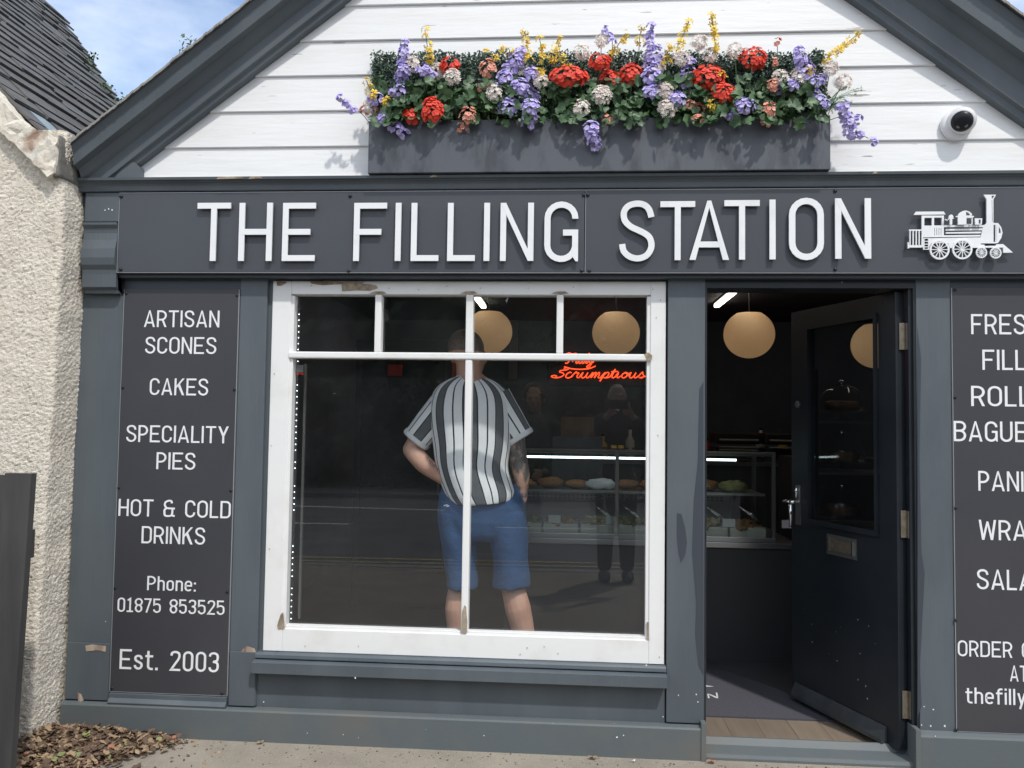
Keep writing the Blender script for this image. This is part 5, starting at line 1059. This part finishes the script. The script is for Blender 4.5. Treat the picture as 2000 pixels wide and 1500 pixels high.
# cursive word: each letter as strokes in units (x advance, y up), slanted
def cur(ch):
    return {'S': [[(.55, 1.55), (.75, 1.75), (.95, 1.6), (.75, 1.35), (.35, 1.25), (.25, 1.0), (.55, .85), (.65, .5), (.4, .15), (.0, .05), (-.35, .25), (-.15, .45), (.1, .3), (.0, .05)]],
            'c': [[(.50, .84), (.36, .97), (.14, .65), (.10, .22), (.28, .02), (.5, .12), (.66, .35)]],
            'r': [[(-.05, .3), (.2, .9), (.28, 1.05), (.3, .85), (.5, .85), (.42, .5), (.42, .15), (.55, .05), (.7, .3)]],
            'u': [[(0, .35), (.2, .95), (.12, .35), (.25, .02), (.45, .25), (.6, .9), (.52, .3), (.65, .02), (.85, .35)]],
            'm': [[(0, .3), (.2, .95), (.12, .02), (.3, .7), (.45, .95), (.45, .5), (.4, .02), (.58, .7), (.73, .95), (.75, .5), (.7, .15), (.82, .02), (1.0, .3)]],
            'p': [[(0, .35), (.22, .95), (.1, .2), (-.05, -.55), (.02, .0), (.25, .75), (.45, .95), (.55, .7), (.45, .2), (.25, .05), (.15, .2)], [(.3, .03), (.6, .1), (.75, .35)]],
            't': [[(0, .3), (.3, 1.5), (.15, .4), (.25, .03), (.5, .3)], [(.0, 1.05), (.55, 1.1)]],
            'i': [[(0, .35), (.18, .95), (.12, .3), (.22, .03), (.42, .35)]],
            'o': [[(.35, .95), (.12, .6), (.12, .2), (.3, .03), (.5, .3), (.52, .75), (.35, .95), (.45, .75), (.8, .8)]],
            's': [[(0, .2), (.3, 1.0), (.35, .7), (.5, .3), (.35, .03), (.1, .12), (.3, .1), (.75, .35)]],
            'T': [[(-.3, 1.45), (.1, 1.8), (.5, 1.6), (1.0, 1.75)], [(.5, 1.6), (.4, .8), (.2, .1), (-.1, .1)]],
            'l': [[(0, .3), (.35, 1.2), (.35, 1.7), (.2, 1.5), (.12, .4), (.25, .03), (.45, .35)]],
            'y': [[(0, .35), (.18, .95), (.15, .35), (.28, .1), (.45, .3), (.6, .95), (.45, .0), (.2, -.65), (-.05, -.5), (.25, -.1), (.7, .35)]]}[ch]
ADV = dict(S=.75, c=.62, r=.64, u=.82, m=.98, p=.70, t=.45, i=.40, o=.62, s=.60, T=.8, l=.42, y=.6)
def cursive(word, zx0, zx1, zyb, xh, name_parent):
    tot = sum(ADV[c_] for c_ in word)+.1; k = (zx1-zx0)/tot; u = .25 if word[0] == 'S' else .2; sl_ = .42; mb = MB()
    for ch in word:
        for stq in cur(ch):
            pts = catmull([(a, c_) for a, c_ in stq], 4); q = [nz0(zx0+(u+a)*k+c_*xh*sl_*.55, zyb-c_*xh) for a, c_ in pts]; mb.tube(q, .0056, 6)
        u += ADV[ch]
    mb.build('neon_tube', M['neon'], name_parent, True)
cursive('Scrumptious', 1085, 1690, 608, 40, ne); cursive('Truly', 1165, 1350, 512, 40, ne)
b = MB(); b.tube([nz0(*q) for q in catmull([(1165, 532), (1210, 545), (1270, 550), (1330, 545), (1375, 528)], 5)], .0056, 6); b.build('swash', M['neon'], ne, True)
MB().box(nz0(1060, 0).x, nz0(1710, 0).x, NYY+.02, NYY+.03, nz0(1400, 660).z, nz0(1400, 430).z, .004).build('backing_plate', M['black'], ne)
# LED dot strip and edge trim at the left of the window
ls = empty('led_strip', at(570, 1227, .10), 'vertical strip of tiny white lamps inside the left edge of the window', 'light strip')
xa = at(576, 900, .1).x
MB().box(xa-.008, xa+.008, .104, .107, .54, 1.90).build('tape', M['black'], ls)
d0 = None
for k in range(52):
    z = 1.88-k*.0262
    if k in (9, 10, 11, 24, 27, 28, 34, 35, 36, 37, 38, 45): continue
    if d0 is None: d0 = MB().lathe((xa, .104, z), [(.0025, 0), (.002, .0015)], 8, (0, -1, 0)).build('led', M['led'], ls); z00 = z
    else: c_ = d0.copy(); C.objects.link(c_); c_.location.z = z-z00
tag(MB().box(at(593, 900, .13).x-.005, at(593, 900, .13).x+.005, .12, .135, .54, 1.66, .001).build('metal_trim', M['steel_dark']), 'thin vertical metal strip just inside the left of the window', 'trim')
b = MB(); c = at(583, 722, .07); b.box(c.x-.022, c.x+.026, .0585, .0595, c.z-.012, c.z+.02); o = b.build('sticker', mat('faded_sticker', (.22, .23, .24), .6)); tag(o, 'faded grey sticker with a torn red edge at the top left of the big pane', 'sticker')
b = MB(); b.prism([(c.x-.022, .0585, c.z-.012), (c.x+.026, .0585, c.z-.010), (c.x+.026, .0585, c.z-.026), (c.x+.012, .0585, c.z-.020), (c.x, .0585, c.z-.027), (c.x-.012, .0585, c.z-.019), (c.x-.022, .0585, c.z-.024)], (0, .001, 0)); b.build('torn_edge', M['red'], o)
# ------------------------------------------------------------------ people
def remesh(mb, name, m, parent, vox=.008, smooth=4):
    me = mb.mesh(name); o = bpy.data.objects.new('tmp', me); C.objects.link(o)
    r_ = o.modifiers.new('r', 'REMESH'); r_.mode = 'VOXEL'; r_.voxel_size = vox
    s_ = o.modifiers.new('s', 'SMOOTH'); s_.iterations = smooth; s_.factor = .6
    dg_ = bpy.context.evaluated_depsgraph_get(); nm = bpy.data.meshes.new_from_object(o.evaluated_get(dg_)); bpy.data.objects.remove(o)
    nm.materials.clear(); nm.name = name; return link(name, nm, m, parent, True)
def limb(mb, pts, rad, seg=14):
    """a tapered limb with round joints"""
    p = spline(pts, 4) if len(pts) > 2 else [Vector(q) for q in pts]
    n = len(p); rr = [rad[min(len(rad)-1, int(i/(n-1)*(len(rad)-1)))]+(rad[min(len(rad)-1, int(i/(n-1)*(len(rad)-1))+1)]-rad[min(len(rad)-1, int(i/(n-1)*(len(rad)-1)))])*((i/(n-1)*(len(rad)-1)) % 1) for i in range(n)]
    mb.tube(p, rr, seg); mb.blob(p[0], (rr[0],)*3, 12, 8); mb.blob(p[-1], (rr[-1],)*3, 12, 8)
def head(mb, c, k=1, face=Vector((0, 1, 0)), up=Vector((0, 0, 1))):
    """skull, jaw, nose, ears, brow; c is the head centre, k scale, face the looking direction"""
    fd = face.normalized(); sd = up.cross(fd).normalized()
    rot = Matrix((sd, fd, up)).transposed()
    def q(x, y, z): return c+rot @ (Vector((x, y, z))*k)
    def bl(x, y, z, a, b_, c_, j=0): 
        n0 = len(mb.v); mb.blob((0, 0, 0), (a*k, b_*k, c_*k), 18, 12)
        for i in range(n0, len(mb.v)): mb.v[i] = tuple(q(x, y, z)+rot @ Vector(mb.v[i]))
    bl(0, -.012, .03, .078, .096, .088); bl(0, .028, -.035, .060, .066, .075); bl(0, .05, -.085, .036, .036, .032); bl(0, .080, .018, .05, .016, .012)
    bl(0, .100, -.022, .014, .022, .020); bl(0, .095, .0, .010, .014, .028); bl(0, .086, -.058, .026, .014, .007); bl(0, .085, -.068, .023, .014, .007)
    for s_ in (-1, 1): bl(s_*.078, -.008, -.006, .010, .022, .034); bl(s_*.030, .078, .002, .014, .012, .010); bl(s_*.035, .07, -.02, .022, .02, .02)
    return q
def hand(mb, w, d, side, curl=.5, k=1, nrm=None):
    """palm and five fingers; w wrist, d hand direction, side = direction of the thumb"""
    d = d.normalized(); side = (side-d*side.dot(d)).normalized(); n = d.cross(side) if nrm is None else nrm
    for i in range(4):
        o_ = side*(.030-.020*i)*k; b0 = w+d*.02*k+o_*.6; b1 = w+d*.085*k+o_; mb.tube([b0, b1], [.013*k, .0115*k], 8)
        L_ = (.068, .076, .070, .055)[i]*k; a1 = curl; a2 = curl*2; p1 = b1+(d*math.cos(a1)+n*math.sin(a1))*L_*.55; p2 = p1+(d*math.cos(a2)+n*math.sin(a2))*L_*.45
        mb.tube([b1, p1, p2], [.0092*k, .0082*k, .0066*k], 8); mb.blob(p2, (.0066*k,)*3, 8, 6); mb.blob(p1, (.0085*k,)*3, 8, 6); mb.blob(b1, (.010*k,)*3, 8, 6)
    t0 = w+d*.025*k+side*.022*k; t1 = t0+(side*.8+d*.6).normalized()*.035*k; t2 = t1+(d*.9+side*.3+n*.3).normalized()*.030*k; mb.tube([t0, t1, t2], [.013*k, .010*k, .008*k], 8); mb.blob(t2, (.008*k,)*3, 8, 6); mb.blob(t1, (.010*k,)*3, 8, 6)
# ---- customer seen from behind
MY = .46
def m_(px, py, dy=0.0): return at(px, py, MY+dy)
man = empty('person', (m_(945, 1300).x, MY, FZ), 'bald man seen from behind through the window in striped shirt and blue shorts', 'person')
mb = MB()
hcn = m_(913, 693, .01); head(mb, hcn, 1.04, Vector((.52, .85, -.05)))
limb(mb, [m_(915, 712, .0), m_(917, 745, -.005)], [.060, .064]); 
limb(mb, [m_(868, 792), m_(922, 778), m_(978, 790)], [.048, .080, .048]); limb(mb, [m_(922, 775, .0), m_(925, 870, .01), m_(938, 960, .01)], [.12, .12, .105], 18)
# left arm (image left): elbow out, forearm back across the hip
limb(mb, [m_(864, 792), m_(834, 826, -.01), m_(805, 878, -.02)], [.046, .048, .044]); limb(mb, [m_(805, 878, -.02), m_(828, 906, -.05), m_(872, 938, -.075)], [.046, .044, .030]); hand(mb, m_(872, 938, -.075), Vector((.9, .25, -.15)), Vector((.2, 0, 1)), .25)
# right arm: hangs, hand in the pocket
limb(mb, [m_(980, 792), m_(1001, 830), m_(1010, 888)], [.046, .048, .046]); limb(mb, [m_(1010, 888), m_(1017, 930, .0), m_(1017, 974, .02)], [.046, .044, .031]); hand(mb, m_(1017, 972, .02), Vector((-.05, .25, -1)), Vector((.1, 1, .1)), .3)
# pelvis and legs
limb(mb, [m_(925, 985), m_(960, 985)], [.095, .095], 18)
limb(mb, [m_(903, 1015), m_(900, 1090), m_(898, 1150)], [.075, .066, .056]); limb(mb, [m_(898, 1150), m_(893, 1190, -.012), m_(896, 1245, -.005), m_(898, 1330)], [.054, .059, .050, .036])
limb(mb, [m_(985, 1015), m_(996, 1090), m_(1002, 1150)], [.075, .068, .058]); limb(mb, [m_(1002, 1150), m_(1012, 1190, -.012), m_(1024, 1245, -.005), m_(1032, 1330)], [.056, .062, .052, .037])
body = remesh(mb, 'body', M['skin'], man, .006, 3)
# paint: shaved scalp and the tattooed arm are regions of the same skin
body.data.materials.append(M['scalp']); body.data.materials.append(M['tattoo'])
aL, aR = m_(975, 800).x, m_(1000, 800).x
for p_ in body.data.polygons:
    c = p_.center
    if c.z > hcn.z+.012: p_.material_index = 1
    elif m_(995, 850).z > c.z > m_(1015, 972).z and c.x > m_(993, 900).x: p_.material_index = 2
# tattoo writing on the left forearm
b = MB(); p0, p1 = m_(833, 893, -.092), m_(860, 922, -.108)
for k in range(9):
    c = p0.lerp(p1, k/8); b.tube([c+Vector((-.006, 0, -.005)), c+Vector((.0, -.002, .009*(k % 2)+.003)), c+Vector((.005, 0, -.006))], .0014, 4)
b.build('forearm_tattoo', M['ink'], man)
for k in range(3):
    p_ = m_(915, 738); 
def loft(name, rings, m, parent, seg=56, stripes=8.0, u0=0, wrinkle=.006, axis='z'):
    """rings: (centre, half width vector, half depth vector); uv.x counts stripes round the ring"""
    v, f = [], []; n = len(rings)
    for j, (c, a, d_) in enumerate(rings):
        for k in range(seg):
            t = 2*math.pi*k/seg; cx_, sy_ = math.cos(t), math.sin(t); ex = lambda q_: math.copysign(abs(q_)**.85, q_)
            p_ = Vector(c)+Vector(a)*ex(cx_)+Vector(d_)*ex(sy_); w_ = noise.noise(Vector((p_.x*9, p_.y*9, p_.z*5)))+.5*noise.noise(Vector((p_.x*22, p_.y*22, p_.z*9)))
            p_ += (p_-Vector(c)).normalized()*w_*wrinkle*min(1, j/2, (n-1-j)/1+.4); v.append(tuple(p_))
    for j in range(n-1):
        for k in range(seg): f.append((j*seg+k, j*seg+(k+1) % seg, (j+1)*seg+(k+1) % seg, (j+1)*seg+k))
    me = bpy.data.meshes.new(name); me.from_pydata(v, [], f); uvl = me.uv_layers.new(name='UVMap')
    li = 0
    for j in range(n-1):
        for k in range(seg):
            for (kk, jj) in ((k, j), (k+1, j), (k+1, j+1), (k, j+1)): uvl.data[li].uv = (u0+stripes*kk/seg, jj/(n-1)); li += 1
    o = link(name, me, m, parent, True)
    s_ = o.modifiers.new('sub', 'SUBSURF'); s_.levels = 2; s_.render_levels = 2; so_ = o.modifiers.new('sol', 'SOLIDIFY'); so_.thickness = .003; so_.offset = -1
    return o
def rg(px0, px1, py, dep, dy=0.0, tilt=0):
    a, c = m_(px0, py, dy), m_(px1, py+tilt, dy); mid = (a+c)/2; return (mid, (c-a)/2, Vector((0, dep, 0)))
rings = [rg(893, 942, 737, .055), rg(888, 947, 738, .066), rg(872, 965, 745, .088), rg(852, 985, 757, .108), rg(842, 1000, 775, .125), rg(838, 1004, 800, .138, 0), rg(842, 1003, 835, .148), rg(848, 1001, 870, .152), rg(850, 995, 895, .162), rg(855, 992, 915, .170), rg(861, 1000, 938, .176), rg(868, 1006, 956, .180, 0, 0), rg(876, 1005, 970, .180, 0, -4), rg(888, 1002, 982, .176, 0, -8), rg(892, 1000, 983, .168, 0, -8)]
shirt = loft('shirt', rings, M['shirt'], man, 72, 9.0, .35, .012)
def sleeve(p0, p1, r0, r1, m1, u0):
    d = (p1-p0).normalized(); a = d.cross(Vector((0, 1, 0))).normalized(); rs_ = []
    for i in range(7): t = i/6; rr = r0+(r1-r0)*t; rs_.append((p0.lerp(p1, t), a*rr, Vector((0, rr*1.02, 0))-d*0))
    return loft('sleeve', rs_, m1, man, 28, 4.0, u0, .004), (p1, a*r1, Vector((0, r1*1.02, 0)), d)
s1, e1 = sleeve(m_(880, 777), m_(816, 856, -.012), .078, .068, M['shirt'], .1); s2, e2 = sleeve(m_(966, 777), m_(1014, 852), .080, .066, M['shirt'], .55)
for e_ in (e1, e2): p_, a, dd, d = e_; loft('cuff', [(p_-d*.006, a*1.04, dd*1.04), (p_+d*.004, a*1.055, dd*1.055), (p_+d*.012, a*1.05, dd*1.05), (p_+d*.016, a*1.0, dd)], M['cuff'], man, 28, 1, 0, 0)
loft('collar', [rg(890, 945, 739, .062), rg(889, 946, 736, .064), rg(893, 942, 733, .060), rg(895, 940, 733, .056)], M['cuff'], man, 32, 1, 0, 0)
mb = MB()
limb(mb, [m_(938, 955), m_(943, 1000, .01), m_(945, 1030, .0)], [.165, .185, .165], 20)
def legring(mb, lst):
    n0 = len(mb.v); seg = 22
    for px0, px1, py, dep in lst:
        a, c = m_(px0, py), m_(px1, py); mid = (a+c)/2; hw = (c-a)/2
        for k in range(seg): t = 2*math.pi*k/seg; mb.v.append(tuple(mid+hw*math.cos(t)+Vector((0, dep*math.sin(t), 0))))
    for j in range(len(lst)-1):
        for k in range(seg): mb.f.append([n0+j*seg+k, n0+j*seg+(k+1) % seg, n0+(j+1)*seg+(k+1) % seg, n0+(j+1)*seg+k]); mb.mi.append(0)
    mb.f.append([n0+k for k in range(seg)][::-1]); mb.mi.append(0); mb.f.append([n0+(len(lst)-1)*seg+k for k in range(seg)]); mb.mi.append(0)
mb = MB()
legring(mb, [(866, 1008, 945, .12), (858, 1020, 965, .145), (854, 1027, 990, .15), (854, 1028, 1018, .142), (859, 1024, 1040, .125), (878, 1010, 1054, .095)])
legring(mb, [(854, 940, 1000, .12), (860, 934, 1050, .115), (868, 931, 1100, .100), (872, 935, 1130, .098), (871, 936, 1148, .098)]); legring(mb, [(947, 1029, 1000, .12), (955, 1031, 1050, .118), (963, 1032, 1100, .104), (962, 1035, 1128, .102), (961, 1036, 1146, .102)])
sh = remesh(mb, 'shorts', M['shorts'], man, .009, 3)
for v_ in sh.data.vertices:
    q = v_.co.copy(); w_ = noise.noise(Vector((q.x*10, q.y*6, q.z*9+q.x*12)))*.005+noise.noise(Vector((q.x*26, q.y*12, q.z*12)))*.0015; v_.co = q+v_.normal*w_
b = MB(); c = m_(872, 988, -.148); b.tube([c+Vector((-.012, .0, 0)), c+Vector((0, -.002, .005)), c+Vector((.014, 0, .0)), c+Vector((0, -.002, -.003))], .0018, 5); b.build('shorts_emblem', M['cuff'], man)
b = MB(); e0 = hcn+Vector((.05, -.06, -.0)); b.tube([hcn+Vector((.045, -.065, .002)), hcn+Vector((.100, .015, .006)), hcn+Vector((.118, .055, .004))], .0028, 6)
b.tube([hcn+Vector((.118, .055, .016)), hcn+Vector((.118, .060, -.016)), hcn+Vector((.105, .085, -.018)), hcn+Vector((.100, .09, .016)), hcn+Vector((.118, .055, .016))], .0026, 6); b.build('glasses', M['glasses'], man)
for px in (896, 1034):
    c = m_(px, 1335); b = MB(); b.blob((c.x, MY+.07, FZ+.045), (.048, .14, .048), 16, 10); b.blob((c.x, MY-.02, FZ+.06), (.042, .06, .06), 14, 10); b.build('shoe', M['shoe_brown'], man, True)
    b = MB()
# ---- generic standing figure for the dim staff member and the photographer
def figure(x, y, base, ht, face, label, top, bottom, skin, hairy, arms, shoes, bare=True):
    k = ht/1.75; fd = Vector(face).normalized(); sd = Vector((0, 0, 1)).cross(fd)*-1; up = Vector((0, 0, 1)); o0 = Vector((x, y, base))
    def q(s_, f_, z): return o0+sd*s_*k+fd*f_*k+up*z*k
    root = empty('person', o0, label, 'person'); mb = MB(); hc_ = q(0, .02, 1.635); head(mb, hc_, k, fd); limb(mb, [q(0, 0, 1.56), q(0, -.01, 1.44)], [.056*k, .062*k])
    limb(mb, [q(-.15, 0, 1.40), q(0, 0, 1.42), q(.15, 0, 1.40)], [.055*k, .08*k, .055*k]); limb(mb, [q(0, 0, 1.38), q(0, .01, 1.1), q(0, 0, .95)], [.125*k, .115*k, .13*k], 16)
    for s_ in (-1, 1):
        limb(mb, [q(.09*s_, 0, .92), q(.095*s_, 0, .50)], [.085*k, .06*k]); limb(mb, [q(.095*s_, 0, .50), q(.1*s_, -.015, .33), q(.1*s_, 0, .09)], [.055*k, .056*k, .036*k]); limb(mb, [q(.1*s_, -.03, .045), q(.105*s_, .13, .035)], [.038*k, .03*k])
        e_, w_, hd = arms[0 if s_ < 0 else 1]; E = q(*e_); W_ = q(*w_); limb(mb, [q(.17*s_, 0, 1.39), E], [.055*k, .042*k]); limb(mb, [E, W_], [.042*k, .029*k]); hand(mb, W_, (sd*hd[0]+fd*hd[1]+up*hd[2]), sd*-s_+up*.4, .7, k)
    remesh(mb, 'body', skin, root, .008, 3)
    mb = MB(); limb(mb, [q(-.17, 0, 1.405), q(0, 0, 1.44), q(.17, 0, 1.405)], [.066*k, .085*k, .066*k]); limb(mb, [q(0, 0, 1.39), q(0, .015, 1.12), q(0, 0, .88)], [.150*k, .148*k, .165*k], 18)
    for s_ in (-1, 1): e_, w_, hd = arms[0 if s_ < 0 else 1]; limb(mb, [q(.17*s_, 0, 1.395), q(*e_)], [.068*k, .058*k]); limb(mb, [q(*e_), q(*e_).lerp(q(*w_), .85)], [.056*k, .040*k])
    remesh(mb, 'top', top, root, .010, 3)
    mb = MB(); limb(mb, [q(0, 0, .93), q(0, 0, .86)], [.160*k, .155*k], 16)
    for s_ in (-1, 1): limb(mb, [q(.09*s_, 0, .88), q(.1*s_, 0, .52 if bare else .14)], [.105*k, .085*k if bare else .065*k])
    remesh(mb, 'shorts' if bare else 'trousers', bottom, root, .010, 3)
    for s_ in (-1, 1): b = MB(); b.blob(q(.103*s_, .06, .05), (.055*k, .15*k if abs(fd.y) > .5 else .06, .055*k), 16, 10); b.build('shoe', shoes, root, True)
    if hairy: b = MB(); b.blob(hc_-fd*.03*k+up*.035*k, (.092*k, .105*k, .10*k), 18, 12, .1, 9, 3); b.blob(hc_-fd*.09*k-up*.02*k, (.06*k, .05*k, .08*k), 14, 10); b.build('hair', M['hair'], root, True)
    return q
c = at(1043, 790, 2.45)
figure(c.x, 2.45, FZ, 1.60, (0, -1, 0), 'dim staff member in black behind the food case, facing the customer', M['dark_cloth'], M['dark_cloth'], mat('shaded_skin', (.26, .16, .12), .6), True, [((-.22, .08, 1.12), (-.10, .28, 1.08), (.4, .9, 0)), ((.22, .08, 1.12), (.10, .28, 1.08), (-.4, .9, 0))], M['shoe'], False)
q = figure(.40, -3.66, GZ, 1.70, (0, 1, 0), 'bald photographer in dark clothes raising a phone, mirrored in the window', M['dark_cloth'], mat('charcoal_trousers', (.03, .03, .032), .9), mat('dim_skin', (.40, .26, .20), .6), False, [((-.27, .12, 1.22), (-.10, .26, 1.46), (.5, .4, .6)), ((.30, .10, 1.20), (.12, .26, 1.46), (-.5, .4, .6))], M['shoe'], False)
c = q(0, .36, 1.56); tag(MB().box(c.x-.075, c.x+.075, c.y-.005, c.y+.004, c.z-.037, c.z+.037, .003).build('phone', M['black']), 'black phone held up in both hands by the photographer', 'phone')
